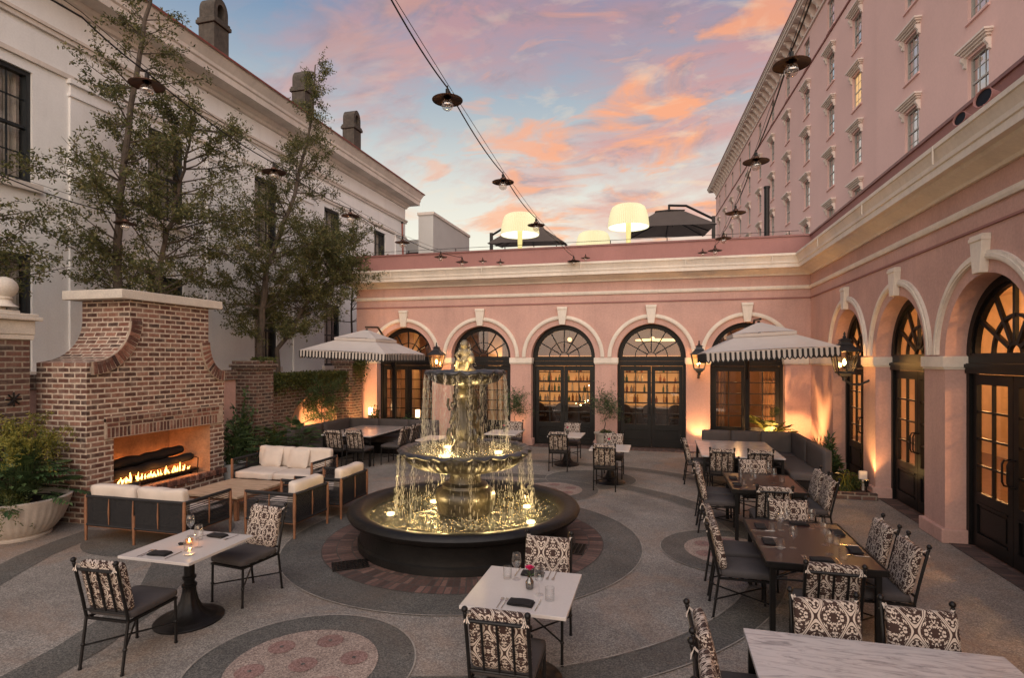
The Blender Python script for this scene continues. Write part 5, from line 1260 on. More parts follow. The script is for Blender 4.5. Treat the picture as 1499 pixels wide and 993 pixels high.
# ---------------------------------------------------------------- table ware
def lath(prof, n=20): b = MB(); b.lathe(prof, n=n, closed_top=False, closed_bot=True); return b
def single(name, b, m, smooth=True): o = b.build(name, m, None, smooth=smooth, sharp=60); return o
wine = Repeater(single('wine_glass', lath([(.036, 0), (.036, .002), (.006, .006), (.0035, .02), (.0035, .085), (.010, .095), (.030, .118), (.040, .145), (.041, .165), (.036, .20), (.032, .222), (.0312, .222), (.035, .20), (.0395, .165), (.0385, .146), (.029, .12), (.004, .102)]), MT['clear']))
tumb = Repeater(single('tumbler', lath([(.034, 0), (.036, .004), (.038, .10), (.0372, .10), (.035, .014), (.004, .012)]), MT['clear']))
def nap():
    b = MB(); b.rbox(-.10, .10, -.055, .055, 0, .012, .005, 2, cuts=7, fn=lambda p: Vector((p.x, p.y, p.z + .003 * math.sin(p.x * 40) + .002 * math.sin(p.y * 60)))); b.rbox(-.098, .09, -.052, .053, .0125, .022, .004, 2, cuts=6, fn=lambda p: Vector((p.x, p.y, p.z + .003 * math.sin(p.x * 34 + 1)))); return single('folded_napkin', b, MT['napkin'])
NAP = Repeater(nap())
def fork():
    b = MB(); b.rbox(-.004, .004, -.10, .03, 0, .003, .001, 1); b.poly([(-.004, .03, .003), (.004, .03, .003), (.011, .05, .005), (-.011, .05, .005)])
    for k in range(4): x = -.0095 + .0063 * k; b.box(x - .0017, x + .0017, .05, .09, .003, .006)
    return single('fork', b, MT['steel'], False)
def knife():
    b = MB(); b.rbox(-.0045, .0045, -.11, -.01, 0, .005, .0015, 1); b.prism([(-.0035, -.01), (.0045, -.01), (.0085, .02), (.007, .09), (-.0035, .11)], 'z', .001, .003); return single('knife', b, MT['steel'], False)
FK, KN = Repeater(fork()), Repeater(knife())
ZT = .752
FT, CT = 'front-left white table', 'front centre white table'
D2, D1 = 'nearer dark table', 'further dark table'
for x, y, l in [(-4.78, 4.93, 'wine glass standing highest in the photo on the ' + FT), (-4.42, 4.66, 'wine glass beside the candle on the ' + FT), (-1.17, 4.66, 'wine glass at the far left of the ' + CT), (-.92, 4.40, 'wine glass just right of the pink flower on the ' + CT),
    (1.29, 6.71, 'wine glass further left on the ' + D2), (1.28, 6.12, 'wine glass alone left of centre on the ' + D2), (1.39, 6.96, 'wine glass nearest the far napkin on the ' + D2), (1.62, 6.86, 'wine glass beyond the centre of the ' + D2), (1.61, 6.30, 'wine glass on the right half of the ' + D2 + ', by a tumbler'), (1.58, 6.02, 'wine glass nearest us on the right half of the ' + D2),
    (1.37, 9.02, 'wine glass nearest us on the ' + D1), (1.68, 9.76, 'wine glass at the far right of the ' + D1), (1.67, 9.25, 'wine glass right of centre on the ' + D1), (1.38, 9.46, 'wine glass left of centre on the ' + D1)]: wine((x, y, ZT), random.random(), l, 'wine glasses on the tables')
for x, y, l in [(-4.60, 4.86, 'tumbler between the two wine glasses on the ' + FT), (-4.45, 4.56, 'tumbler nearest us on the ' + FT), (-1.25, 4.66, 'tumbler at the left edge of the ' + CT), (-.82, 4.32, 'tumbler on the right side of the ' + CT),
    (1.19, 6.66, 'tumbler further left on the ' + D2), (1.15, 6.06, 'tumbler nearest the left front corner of the ' + D2), (1.33, 7.04, 'tumbler by the far head seat of the ' + D2), (1.72, 6.33, 'tumbler between wine glasses on the right of the ' + D2), (1.66, 5.89, 'tumbler nearest the right front corner of the ' + D2), (1.74, 6.94, 'tumbler at the far right of the ' + D2),
    (1.25, 9.59, 'tumbler at the far left of the ' + D1), (1.21, 8.98, 'tumbler at the near left of the ' + D1), (1.79, 9.28, 'tumbler at the right of the ' + D1), (1.43, 9.72, 'tumbler at the far end of the ' + D1)]: tumb((x, y, ZT), random.random(), l, 'water tumblers on the tables')
for x, y, r_, l in [(-4.62, 4.40, 4, 'black napkin nearest us on the ' + FT), (-4.50, 5.00, -6, 'black napkin at the far side of the ' + FT), (-1.02, 4.20, -3, 'black napkin nearest us on the ' + CT), (-1.06, 4.80, 2, 'black napkin behind the pink flower on the ' + CT),
    (1.09, 6.80, 90, 'black napkin at the further left seat of the ' + D2), (1.08, 6.26, 90, 'black napkin at the nearer left seat of the ' + D2), (1.53, 7.02, 0, 'black napkin before the far head chair of the ' + D2), (1.46, 5.80, 0, 'black napkin at the near head seat of the ' + D2), (1.85, 6.76, 90, 'black napkin at the further right seat of the ' + D2), (1.84, 6.18, 90, 'black napkin at the nearer right seat of the ' + D2),
    (1.12, 9.47, 90, 'black napkin at the further left seat of the ' + D1), (1.12, 8.98, 90, 'black napkin at the nearer left seat of the ' + D1), (1.52, 8.78, 0, 'black napkin at the near end of the ' + D1)]: NAP((x, y, ZT), R(r_), l, 'folded black napkins')
for x, y, r_, l in [(-4.78, 4.39, 4, 'outer fork left of the near napkin on the ' + FT), (-4.75, 4.40, 4, 'inner fork beside the near napkin on the ' + FT), (-1.18, 4.18, 0, 'outer fork left of the near napkin on the ' + CT), (-1.145, 4.18, 0, 'inner fork beside the near napkin on the ' + CT), (-.92, 4.80, 180, 'fork beside the far napkin on the ' + CT), (-.87, 4.80, 180, 'outermost fork at the far right of the ' + CT), (-4.33, 5.00, 175, 'fork at the far side of the ' + FT),
    (1.31, 5.82, 0, 'outer fork at the near head of the ' + D2), (1.335, 5.82, 0, 'inner fork at the near head of the ' + D2), (1.09, 6.42, 90, 'fork between the left napkins of the ' + D2), (1.69, 7.00, 180, 'fork by the far head napkin of the ' + D2), (1.82, 6.02, 90, 'fork right of the near right tumbler on the ' + D2)]: FK((x, y, ZT), R(r_), l, 'forks')
for x, y, r_, l in [(-4.47, 4.41, 4, 'knife right of the near napkin on the ' + FT), (-4.65, 5.00, 175, 'knife beside the far napkin on the ' + FT), (-.89, 4.21, 0, 'knife right of the near napkin on the ' + CT), (-1.2, 4.82, 180, 'knife at the far left of the ' + CT), (1.60, 5.81, 0, 'knife at the near head of the ' + D2), (1.10, 6.10, 90, 'knife at the nearer left seat of the ' + D2), (1.10, 6.66, 90, 'knife at the further left seat of the ' + D2), (1.82, 6.34, 90, 'knife at the nearer right seat of the ' + D2)]: KN((x, y, ZT), R(r_), l, 'knives')
# flowers
MT['pinkpetal'] = mat('magenta_petals', (.75, .03, .16), .6, .3, 40); MT['smoke'] = glassmat('smoked_glass', (.35, .33, .30), .05, .12); MT['stemgreen'] = mat('stem_green', (.04, .07, .02), .6)
def vase(sc_=1):
    t = thing('bud_vase', 'vase', 'vase')
    b = MB(); b.lathe([(.024, 0), (.028, .006), (.030, .05), (.018, .066), (.014, .08), (.017, .086), (.015, .086), (.012, .078), (.004, .07)], n=18, closed_top=False); b.build('glass_bottle', MT['smoke'], t, smooth=True)
    b = MB(); b.tube([(0, 0, .01), (.003, 0, .10), (.0, 0, .13)], .003, 5)
    for a in (0, 2.2, 4): b.poly([(0, 0, .09), (.03 * math.cos(a) - .01 * math.sin(a), .03 * math.sin(a) + .01 * math.cos(a), .11), (.05 * math.cos(a), .05 * math.sin(a), .115), (.03 * math.cos(a) + .01 * math.sin(a), .03 * math.sin(a) - .01 * math.cos(a), .10)])
    b.build('stem', MT['stemgreen'], t)
    b = MB(); rnd = random.Random(5)
    for ring, (n, r, tilt) in enumerate(((5, .010, .2), (7, .020, .6), (9, .030, 1.0))):
        for k in range(n):
            a = 2 * math.pi * k / n + ring; c, s = math.cos(a), math.sin(a); h = .022 * math.cos(tilt) + .006; w_ = .012
            P = [(0.004 * c, .004 * s, .13), (r * .6 * c - w_ * s, r * .6 * s + w_ * c, .135 + h * .6), (r * c - w_ * .7 * s, r * s + w_ * .7 * c, .135 + h), (r * 1.15 * c, r * 1.15 * s, .137 + h), (r * c + w_ * .7 * s, r * s - w_ * .7 * c, .135 + h), (r * .6 * c + w_ * s, r * .6 * s - w_ * c, .135 + h * .6)]
            b.poly(P)
    b.build('flower', MT['pinkpetal'], t); return t
VS = Repeater(vase())
for x, y, l in [(-1.02, 4.50, 'pink flower in a small dark bottle on the front centre table'), (-1.03, 12.16, 'pink flower in a small bottle on the table near the potted tree'), (-2.20, 13.95, 'pink flower on the further table before the middle arch'), (-3.84, 14.0, 'pink flower on the table just right of the fountain')]: VS((x, y, ZT), 0, l, 'pink flowers in bud vases', (1.15, 1.15, 1.15))
t = thing('candle_holder', 'glass candle holder with a glowing candle on the front-left white table', 'candle', (-4.57, 4.70, ZT))
b = MB(); b.lathe([(.03, 0), (.034, .01), (.038, .06), (.0365, .06), (.032, .014), (.003, .012)], n=20, closed_top=False); b.build('glass_cup', glassmat('amber_glass', (1, .78, .5), .05, .08), t, smooth=True)
b = MB(); b.cyl((0, 0, .013), (0, 0, .03), .022, .022, 16); b.build('wax', mat('wax', (.7, .55, .35), .5), t)
b = MB(); b.tube([(0, 0, .03), (0, 0, .042), (0, 0, .055)], [.003, .006, .001], 6); b.build('flame', MT['bulb'], t); light('candle_light', 'POINT', (-4.57, 4.70, ZT + .07), .35, (1, .55, .2), .01)
b = MB(); b.lathe([(.025, 0), (.045, .006), (.048, .010), (.044, .009), (.02, .004)], n=24, closed_top=True); tag(b.build('saucer', MT['quartz'], None, smooth=True, loc=(-4.34, 4.46, ZT)), 'little white saucer near the front edge of the front-left table', 'saucer')
b = MB(); rnd = random.Random(9)
for k in range(9): 
    a = rnd.uniform(0, 6.28); r_ = rnd.uniform(.01, .035); b.sphere((r_ * math.cos(a), r_ * math.sin(a), .016), .012, 6, 5)
tag(b.build('flower_sprig', MT['napkin'], None, smooth=True, loc=(-4.64, 4.68, ZT - .003)), 'dark sprig lying beside the candle on the front-left table', 'sprig')

# ---------------------------------------------------------------- plants
def leafmat(name, cols, rough=.5, trans=.25):
    m, b = newmat(name); g = nd('ShaderNodeNewGeometry'); o = coords()
    c = ramp(mth('ADD', mth('MULTIPLY', g.outputs['Random Per Island'], .6), mth('MULTIPLY', texnoise(o, 2.2, 4), .5)), [(.2, cols[0]), (.5, cols[1]), (.8, cols[2])])
    lk(c, b.inputs['Base Color']); b.inputs['Roughness'].default_value = rough; b.inputs['Specular IOR Level'].default_value = .35
    tl = nd('ShaderNodeBsdfTranslucent'); lk(c, tl.inputs[0]); mx = nd('ShaderNodeMixShader', inp={0: trans}); lk(b.outputs[0], mx.inputs[1]); lk(tl.outputs[0], mx.inputs[2]); lk(mx.outputs[0], nt.nodes['Material Output'].inputs[0]); return m
MT['treeleaf'] = leafmat('tree_leaves', [(.036, .046, .014), (.095, .105, .034), (.20, .18, .07)])
MT['darkleaf'] = leafmat('dark_shrub_leaves', [(.022, .050, .022), (.055, .10, .038), (.11, .16, .06)], .35)
MT['fernleaf'] = leafmat('yellow_green_fern', [(.10, .12, .02), (.20, .19, .035), (.30, .26, .05)])
MT['ivy'] = leafmat('ivy_leaves', [(.028, .045, .010), (.065, .08, .018), (.12, .12, .028)])
MT['bark'] = mat('grey_bark', (.10, .075, .055), .9, .4, 6, .3, 30, .7, 30)
class Leaves:
    def __init__(s): s.V = []; s.F = []
    def leaf(s, p, d, up, L, W, fold=.15):
        d = d.normalized(); sd = d.cross(up); sd = sd.normalized() if sd.length > 1e-4 else d.orthogonal().normalized(); n = sd.cross(d)
        i = len(s.V); s.V += [p, p + d * L * .45 + sd * W * .5 + n * W * fold, p + d * L - n * L * .08, p + d * L * .45 - sd * W * .5 + n * W * fold]; s.F.append((i, i + 1, i + 2, i + 3))
    def lobed(s, p, d, up, L, W):
        """finger-lobed leaf, as of a philodendron"""
        d = d.normalized(); sd = d.cross(up).normalized(); n = sd.cross(d)
        for k in range(7):
            u = .12 + .8 * k / 7
            for sg in (-1, 1):
                q = p + d * L * u - n * (L * .25 * u * u); e = (d * .45 + sd * sg).normalized(); l_ = W * .55 * math.sin(math.pi * (.2 + .75 * k / 7)); i = len(s.V)
                w_ = d * L * .045; s.V += [q - w_, q + e * l_ * .6 - w_ * 1.1 - n * l_ * .12, q + e * l_ - n * l_ * .3, q + e * l_ * .6 + w_ * 1.1 - n * l_ * .12, q + w_]; s.F.append((i, i + 1, i + 2, i + 3, i + 4))
        s.leaf(p + d * L * .82 - n * L * .17, d - n * .5, up, L * .25, W * .2)
    def build(s, name, m, parent=None, o=(0, 0, 0)):
        me = bpy.data.meshes.new(name); O_ = Vector(o); me.from_pydata([tuple(v - O_) for v in s.V], [], s.F); me.materials.append(m); ob = bpy.data.objects.new(name, me); COL.objects.link(ob); ob.parent = parent; return ob
rv = lambda rnd, s=1.0: Vector((rnd.gauss(0, s), rnd.gauss(0, s), rnd.gauss(0, s)))
def tree(lab, base, stems, prof, nb, seed, leaf=.084, dens=1.0, twigs=8, cat='tree', name='courtyard_tree', m='treeleaf'):
    rnd = random.Random(seed); t = thing(name, lab, cat, base); B = Vector(base); W = MB(); LV = Leaves()
    for st in stems:
        pts = [Vector(p) for p in st['pts']]; r0 = st['r']
        fine = []
        for a, c in zip(pts, pts[1:]):
            for k in range(6): fine.append(a.lerp(c, k / 6) + rv(rnd, .018))
        fine.append(pts[-1]); n = len(fine); W.tube(fine, [r0 * (1 - .86 * i / n) for i in range(n)], 8)
        H0, H1 = st['from'], fine[-1].z
        for k in range(nb):
            z = H0 + (H1 - H0) * ((k + rnd.random()) / nb) ** .92
            i = min(range(n), key=lambda i_: abs(fine[i_].z - z)); p = fine[i].copy(); az = rnd.uniform(0, 2 * math.pi); rad = prof(z) * rnd.uniform(.55, 1.1); 
            el = rnd.uniform(.15, .75); d = Vector((math.cos(az), math.sin(az), el)).normalized(); bp = [p]; seg = max(3, int(rad / .25))
            for j in range(seg):
                d = (d + rv(rnd, .10) + Vector((0, 0, -.03 + .03 * (j % 2)))).normalized(); bp.append(bp[-1] + d * rad / seg)
            W.tube(bp, [max(.003, .020 * (1 - .85 * j / seg) * min(1, rad)) for j in range(len(bp))], 5)
            nt_ = int(twigs * max(.5, rad) * dens)
            for q in range(nt_):
                u = rnd.uniform(.22, 1.0) * seg; j = min(seg - 1, int(u)); s0 = bp[j].lerp(bp[j + 1], u - j); td = (bp[j + 1] - bp[j]).normalized() + rv(rnd, .65); td.z += .15; td.normalize(); tl = rnd.uniform(.18, .50)
                e = s0 + td * tl; W.tube([s0, s0.lerp(e, .5) + rv(rnd, .02), e], [.0035, .0025, .001], 3)
                nl = rnd.randint(18, 32)
                for w_ in range(nl):
                    f = rnd.uniform(.15, 1.08); lp_ = s0.lerp(e, f) + rv(rnd, .045); ld = td * .5 + rv(rnd, .7); LV.leaf(lp_, ld, rv(rnd, 1) + Vector((0, 0, 1.2)), leaf * rnd.uniform(.6, 1.25), leaf * rnd.uniform(.32, .5))
    for v in W.bm.verts: v.co -= B
    W.build('trunk', MT['bark'], t, smooth=True); LV.build('crown', MT[m], t, base); return t, LV
b1 = (-10.9, 9.55, 0)
tree('tall loose-leaved tree rising behind the fireplace', b1, [
    {'pts': [(-10.9, 9.45, 0), (-10.95, 9.45, 3), (-10.9, 9.35, 5.5), (-10.85, 9.6, 8), (-10.8, 10.0, 10.4), (-10.75, 10.1, 11.6)], 'r': .11, 'from': 3.3},
    {'pts': [(-10.8, 9.75, 0), (-10.75, 9.85, 3), (-10.7, 10.3, 5.2), (-10.65, 10.8, 7.0), (-10.6, 11.0, 8.2)], 'r': .085, 'from': 3.4}],
    lambda z: .38 + 1.72 * max(0, min(1, (12.2 - z) / 6.8)) * min(1, max(.3, (z - 2.4) / 1.2)), 64, 11, dens=.95)
b2 = (-10.65, 13.5, 0)
tree('dark bushy tree standing between the white building and the brick pier', b2, [
    {'pts': [(-10.65, 13.45, 0), (-10.65, 13.35, 2.8), (-10.6, 13.6, 5.2), (-10.55, 14.8, 7.6), (-10.5, 15.5, 9.9), (-10.5, 15.75, 11.9)], 'r': .11, 'from': 3.0},
    {'pts': [(-10.5, 13.7, 0), (-10.5, 14.0, 2.9), (-10.45, 15.2, 4.3), (-10.5, 16.6, 5.6), (-10.5, 17.4, 6.6)], 'r': .08, 'from': 3.1}],
    lambda z: .33 + 1.75 * max(0, min(1, (10.2 - z) / 4.5)) * min(1, max(.3, (z - 2.5) / 1.5)), 84, 23, dens=1.35)
tree('thin young tree with sparse leaves at the left end of the pink parapet', (-11.2, 19.2, 0), [{'pts': [(-11.2, 19.2, 0), (-11.2, 19.1, 4), (-11.2, 19.2, 6.5), (-11.2, 19.3, 8.3)], 'r': .05, 'from': 3.8}], lambda z: .3 + .75 * max(0, min(1, (9 - z) / 3)), 30, 31, dens=.9)
tree('low sparse tree with bare branches at the far left behind the gate pier', (-11.3, 6.7, 0), [{'pts': [(-11.3, 6.7, 0), (-11.3, 6.75, 3), (-11.25, 7.0, 5.4)], 'r': .06, 'from': 3.2}], lambda z: .5 + 1.4 * max(0, min(1, (6.5 - z) / 3)), 34, 41, dens=.8)

def shrub(name, lab, loc, R_, H_, n, seed, m='darkleaf', kind='leaf', L=.14, W=.05, group=None, cat='shrub', z0=0.0):
    rnd = random.Random(seed); t = thing(name, lab, cat, loc, 0, group); S = MB(); LV = Leaves()
    for k in range(n):
        az = rnd.uniform(0, 2 * math.pi); el = rnd.uniform(.85, 1.5) if kind == 'fern' and R_ > .5 else rnd.uniform(.15, 1.45); rr_ = rnd.uniform(.6, 1.0)
        e = Vector((R_ * math.cos(el) * math.cos(az), R_ * math.cos(el) * math.sin(az), z0 + H_ * math.sin(el))) * 1.0; e = Vector((e.x * rr_, e.y * rr_, z0 + (e.z - z0) * rr_)); s0 = Vector((rnd.uniform(-.1, .1), rnd.uniform(-.1, .1), z0))
        mid = s0.lerp(e, .5) + Vector((0, 0, .12 * H_)); S.tube([s0, mid, e], [.007, .005, .003], 4)
        if kind == 'lobed':
            d = (e - mid).normalized(); d.z = min(d.z, .25); LV.lobed(e, d + Vector((0, 0, -.1)), Vector((0, 0, 1)), L * rnd.uniform(.7, 1.2), W * rnd.uniform(.8, 1.1))
        elif kind == 'fern':
            P = [s0, mid, e, e + (e - mid) * .7 + Vector((0, 0, -.22 - rnd.random() * .25))]
            for j in range(46):
                u = 1.55 + 1.45 * j / 46; i = min(2, int(u)); q = P[i].lerp(P[i + 1], u - i) + rv(rnd, .022); LV.leaf(q, rv(rnd, 1) + Vector((0, 0, -.5)), rv(rnd, 1), L * rnd.uniform(.5, 1.2), W)
        elif kind == 'blade':
            P = [s0, mid + Vector((0, 0, .1)), e + (e - mid) * .3]; w_ = W; 
            for i in range(2):
                d = P[i + 1] - P[i]; sd = d.cross(Vector((0, 0, 1))).normalized() * w_ * (.5 - .2 * i); sd2 = sd * (.75 if i == 0 else .02); ii = len(LV.V); LV.V += [P[i] - sd, P[i] + sd, P[i + 1] + sd2, P[i + 1] - sd2]; LV.F.append((ii, ii + 1, ii + 2, ii + 3))
        else:
            for j in range(16):
                u = rnd.uniform(.35, 1.15); q = (s0.lerp(mid, u * 2) if u < .5 else mid.lerp(e, (u - .5) * 2)); ld = (e - mid).normalized() * .5 + rv(rnd, .6); LV.leaf(q + rv(rnd, .02), ld, Vector((0, 0, 1)) + rv(rnd, .5), L * rnd.uniform(.6, 1.2), W * rnd.uniform(.8, 1.2))
    S.build('stems', MT['stemgreen'], t); LV.build('foliage', MT[m], t); return t
MT['planter'] = mat('cast_stone_planter', (.50, .43, .36), .85, .15, 2.5, .12, 40, .25, 60, streak=.3); MT['soil'] = mat('soil', (.02, .014, .01), 1, .3, 20, bmp=.8, bs=30)
# big fluted bowl
PB = (-9.22, 6.28, 0)
t = thing('bowl_planter', 'huge pale fluted stone bowl planter at the left edge', 'planter', PB)
b = MB(); b.lathe([(.42, 0), (.43, .03), (.40, .05), (.45, .09), (.55, .22), (.61, .36), (.635, .47), (.665, .53), (.675, .57), (.65, .585), (.61, .565), (.57, .50), (.3, .48)], n=160, closed_top=False, fn=lambda a, r, z, j: (r * (1 + (.014 * abs(math.sin(a * 20)) if 3 <= j <= 6 else 0)), z)); b.build('bowl', MT['planter'], t, smooth=True, sharp=70)
b = MB(); b.lathe([(.0, .50), (.60, .50)], n=32, closed_bot=False, closed_top=False); b.build('soil', MT['soil'], t)
shrub('philodendron', 'glossy dark split-leaf plant filling the big stone bowl', (-9.22, 6.28, .5), .62, .62, 90, 3, 'darkleaf', 'lobed', .40, .32, cat='plant')
shrub('fern', 'feathery yellow-green fern arching above the big stone bowl', (-9.2, 6.40, .6), .95, 1.22, 84, 4, 'fernleaf', 'fern', .06, .018, cat='plant')
shrub('fern', 'small light green fern on the front rim of the big stone bowl', (-8.85, 5.95, .5), .26, .30, 26, 5, 'ivy', 'fern', .05, .016, cat='plant')
# planting right of the fireplace
t = thing('round_pot', 'grey round pot at the right foot of the fireplace', 'pot', (-9.0, 10.42, 0)); b = MB(); b.lathe([(.20, 0), (.24, .1), (.26, .32), (.28, .36), (.25, .36), (.23, .30), (.1, .28)], n=36, closed_top=False); b.build('pot_body', MT['grey'], t, smooth=True); b = MB(); b.lathe([(.0, .31), (.24, .31)], n=24, closed_bot=False, closed_top=False); b.build('soil', MT['soil'], t)
shrub('philodendron', 'dark split-leaf plant in the grey pot beside the fireplace', (-9.0, 10.42, .3), .52, .75, 46, 6, 'darkleaf', 'lobed', .34, .26, cat='plant')
shrub('leafy_shrub', 'tall leafy shrub between the fireplace and the mossy pier', (-9.35, 11.1, 0), .45, 1.85, 60, 7, 'darkleaf', 'leaf', .13, .06)
shrub('leafy_shrub', 'low dark shrub directly behind the far loveseat', (-8.9, 11.75, 0), .75, 1.05, 80, 8, 'darkleaf', 'lobed', .30, .24)
shrub('leafy_shrub', 'rounded dark shrub between the lit pier and the left banquette', (-8.75, 12.35, 0), .62, 1.15, 80, 9, 'darkleaf', 'lobed', .28, .22)
shrub('leafy_shrub', 'small shrub glowing orange at the foot of the mossy pier', (-9.15, 11.95, 0), .30, 1.0, 60, 10, 'ivy', 'leaf', .08, .04)
tree('small round-leaved tree lit orange in front of the pink wall niche', (-9.4, 14.35, 0), [{'pts': [(-9.4, 14.35, 0), (-9.4, 14.38, .9), (-9.38, 14.45, 1.7)], 'r': .022, 'from': .8}], lambda z: .25 + .42 * min(1, z - .6), 26, 51, leaf=.075, dens=1.2, twigs=9, name='small_tree', m='darkleaf')
# ivy: hanging over the wall top, on the piers
def ivy(lab, pts, n, seed, drop, m='ivy', thick=.10):
    rnd = random.Random(seed); LV = Leaves(); S = MB()
    for k in range(n):
        i = rnd.randrange(len(pts) - 1); p = Vector(pts[i]).lerp(Vector(pts[i + 1]), rnd.random()); q = p + Vector((abs(rnd.gauss(.03, thick)), 0, -abs(rnd.gauss(0, drop)) + .06)); LV.leaf(q, Vector((rnd.gauss(.4, .5), rnd.gauss(0, .6), rnd.gauss(-.4, .5))), Vector((1, 0, .4)) + rv(rnd, .4), rnd.uniform(.035, .08), rnd.uniform(.025, .05))
    for k in range(len(pts) - 1): S.tube([pts[k], pts[k + 1]], .012, 4)
    t = thing('ivy', lab, 'ivy', tuple(pts[0])); 
    for v in S.bm.verts: v.co -= Vector(pts[0])
    S.build('stems', MT['bark'], t); LV.build('foliage', MT[m], t, pts[0]); return t
ivy('mat of yellow-green ivy hanging over the brick wall above the niche', [(-9.68, 12.3, 2.2), (-9.68, 14, 2.22), (-9.68, 16.0, 2.2)], 5200, 1, .22)
ivy('ivy growing over the brick pier by the left end of the pink building', [(-9.33, 15.95, 2.7), (-9.33, 16.65, 2.7)], 1500, 2, .35)
ivy('thin tuft of creeper on top of the mossy brick pier', [(-9.5, 11.6, 2.60), (-9.5, 12.25, 2.60)], 700, 3, .05)
# topiary pots
def topiary(lab, loc, seed):
    pot = thing('tapered_pot', 'square-rimmed pale stone pot under ' + lab, 'pot', loc, 0, 'pale stone pots by the bar doors')
    b = MB()
    def fr(h0, z0, h1, z1):
        A = [b.v((x * h0, y * h0, z0)) for x, y in ((-1, -1), (1, -1), (1, 1), (-1, 1))]; B = [b.v((x * h1, y * h1, z1)) for x, y in ((-1, -1), (1, -1), (1, 1), (-1, 1))]; b.face(A[::-1]); b.face(B)
        for i in range(4): b.face([A[i], A[(i + 1) % 4], B[(i + 1) % 4], B[i]])
    b.lathe([(.17, 0), (.20, .04), (.25, .40), (.27, .46), (.30, .50), (.305, .54), (.28, .545), (.25, .50), (.1, .48)], n=40, closed_top=False); b.build('pot_body', MT['planter'], pot, smooth=True, sharp=50)
    b = MB(); b.lathe([(0, .5), (.26, .5)], n=24, closed_bot=False, closed_top=False); b.build('soil', MT['soil'], pot)
    tree('slender standard tree in ' + lab, (loc[0], loc[1], .5), [{'pts': [(loc[0], loc[1], .5), (loc[0] + .01, loc[1], .95), (loc[0], loc[1], 1.45)], 'r': .014, 'from': .95}], lambda z: .30, 24, seed, leaf=.055, dens=.55, twigs=12, name='potted_tree', m='darkleaf')
    shrub('ground_ivy', 'low ivy round the stem in ' + lab, (loc[0], loc[1], .5), .25, .10, 24, seed + 1, 'ivy', 'leaf', .05, .03, cat='plant')
topiary('the pot left of the fourth arch', (-1.50, 16.25, 0), 61); topiary('the pot beside the fountain water', (-4.15, 16.25, 0), 63)
# corner bed right
b = MB(); b.box(3.2, 3.90, 11.80, 11.90, 0, .13); tag(b.build('bed_kerb', MT['brickdark'], None, bevel=.008), 'low brick kerb of the corner planting bed by the lantern pier', 'kerb')
b = MB(); b.box(3.2, 3.9, 11.902, 16.7, 0, .09); tag(b.build('bed_soil', mat('bark_mulch', (.06, .03, .018), 1, .4, 20, .4, 40, .8, 30)), kind='structure')
shrub('flax_plant', 'spiky flax with bright lit blades in the corner bed', (3.45, 12.15, .08), .30, .42, 46, 71, 'fernleaf', 'blade', .3, .022, cat='plant')
shrub('bed_plant', 'low leafy plant lit from below beside the spiky flax', (3.62, 12.35, .08), .28, .28, 34, 72, 'ivy', 'leaf', .09, .04, cat='plant')
shrub('leafy_shrub', 'dark green plant behind the end of the right banquette', (3.45, 13.3, .08), .30, .85, 50, 73, 'darkleaf', 'leaf', .16, .05)
shrub('leafy_shrub', 'row of dark grassy leaves along the back of the right banquette', (3.50, 14.3, .08), .32, .85, 60, 74, 'darkleaf', 'blade', .3, .03)
shrub('monstera', 'broad-leaved plant whose leaves cast a shadow on the corner wall', (2.75, 15.75, .0), .42, 1.15, 26, 75, 'ivy', 'lobed', .44, .40, cat='plant')
shrub('leafy_shrub', 'plant glowing yellow behind the left banquette by the first arch', (-8.6, 16.1, 0), .40, 1.05, 56, 76, 'ivy', 'leaf', .12, .05)
shrub('leafy_shrub', 'dark clump behind the left banquette below the first arch', (-7.6, 16.1, 0), .45, .90, 50, 77, 'darkleaf', 'leaf', .14, .05)
# garden spike lights and their pools of light
MT['spot_em'] = emis('spot_lens', (1, .55, .2), 40)
def spike():
    t = thing('garden_spotlight', 'spot', 'spotlight'); b = MB(); b.cyl((0, 0, 0), (0, 0, .12), .01, .01, 8); b.cyl((0, 0, .12), (0, 0, .24), .035, .045, 16, False); b.build('housing', MT['black'], t, smooth=True); b = MB(); b.lathe([(0.0, .225), (.040, .225)], n=16, closed_bot=False, closed_top=False); b.build('lens', MT['spot_em'], t); return t
SP = Repeater(spike())
OR = (1.0, .50, .18)
def upl(loc, tgt, e, ang, lab, col=OR, size=.03):
    SP(loc, 0, lab, 'small garden spotlights'); o = light('uplight', 'SPOT', (loc[0], loc[1], loc[2] + .25), e, col, size, None, ang, .7); aim(o, tgt)
upl((1.06, 16.50, .0), (1.10, 16.80, 2.2), 58, 105, 'garden spotlight at the pier right of the fourth arch')
upl((2.85, 15.35, .0), (3.45, 16.8, 2.1), 330, 125, 'garden spotlight behind the right banquette aimed into the corner')
upl((3.78, 12.02, .1), (3.99, 12.35, 2.0), 40, 90, 'garden spotlight at the foot of the lantern pier')
upl((3.45, 12.62, .1), (3.45, 12.2, .9), 22, 110, 'garden spotlight among the plants of the corner bed', (1, .62, .2))
upl((-9.10, 11.78, .0), (-9.40, 12.0, 1.6), 100, 90, 'garden spotlight at the foot of the mossy brick pier')
upl((-9.35, 14.0, .0), (-9.75, 15.2, 1.1), 210, 95, 'garden spotlight lighting the small round-leaved tree')
upl((-9.15, 15.9, .0), (-9.35, 16.8, 1.7), 90, 75, 'garden spotlight near the left end pier of the pink building')
upl((-8.95, 16.15, .0), (-8.95, 16.8, 1.6), 50, 60, 'garden spotlight below the first arch pier')
upl((-4.15, 16.52, .0), (-4.1, 16.8, 1.6), 12, 70, 'garden spotlight behind the potted tree by the fountain')
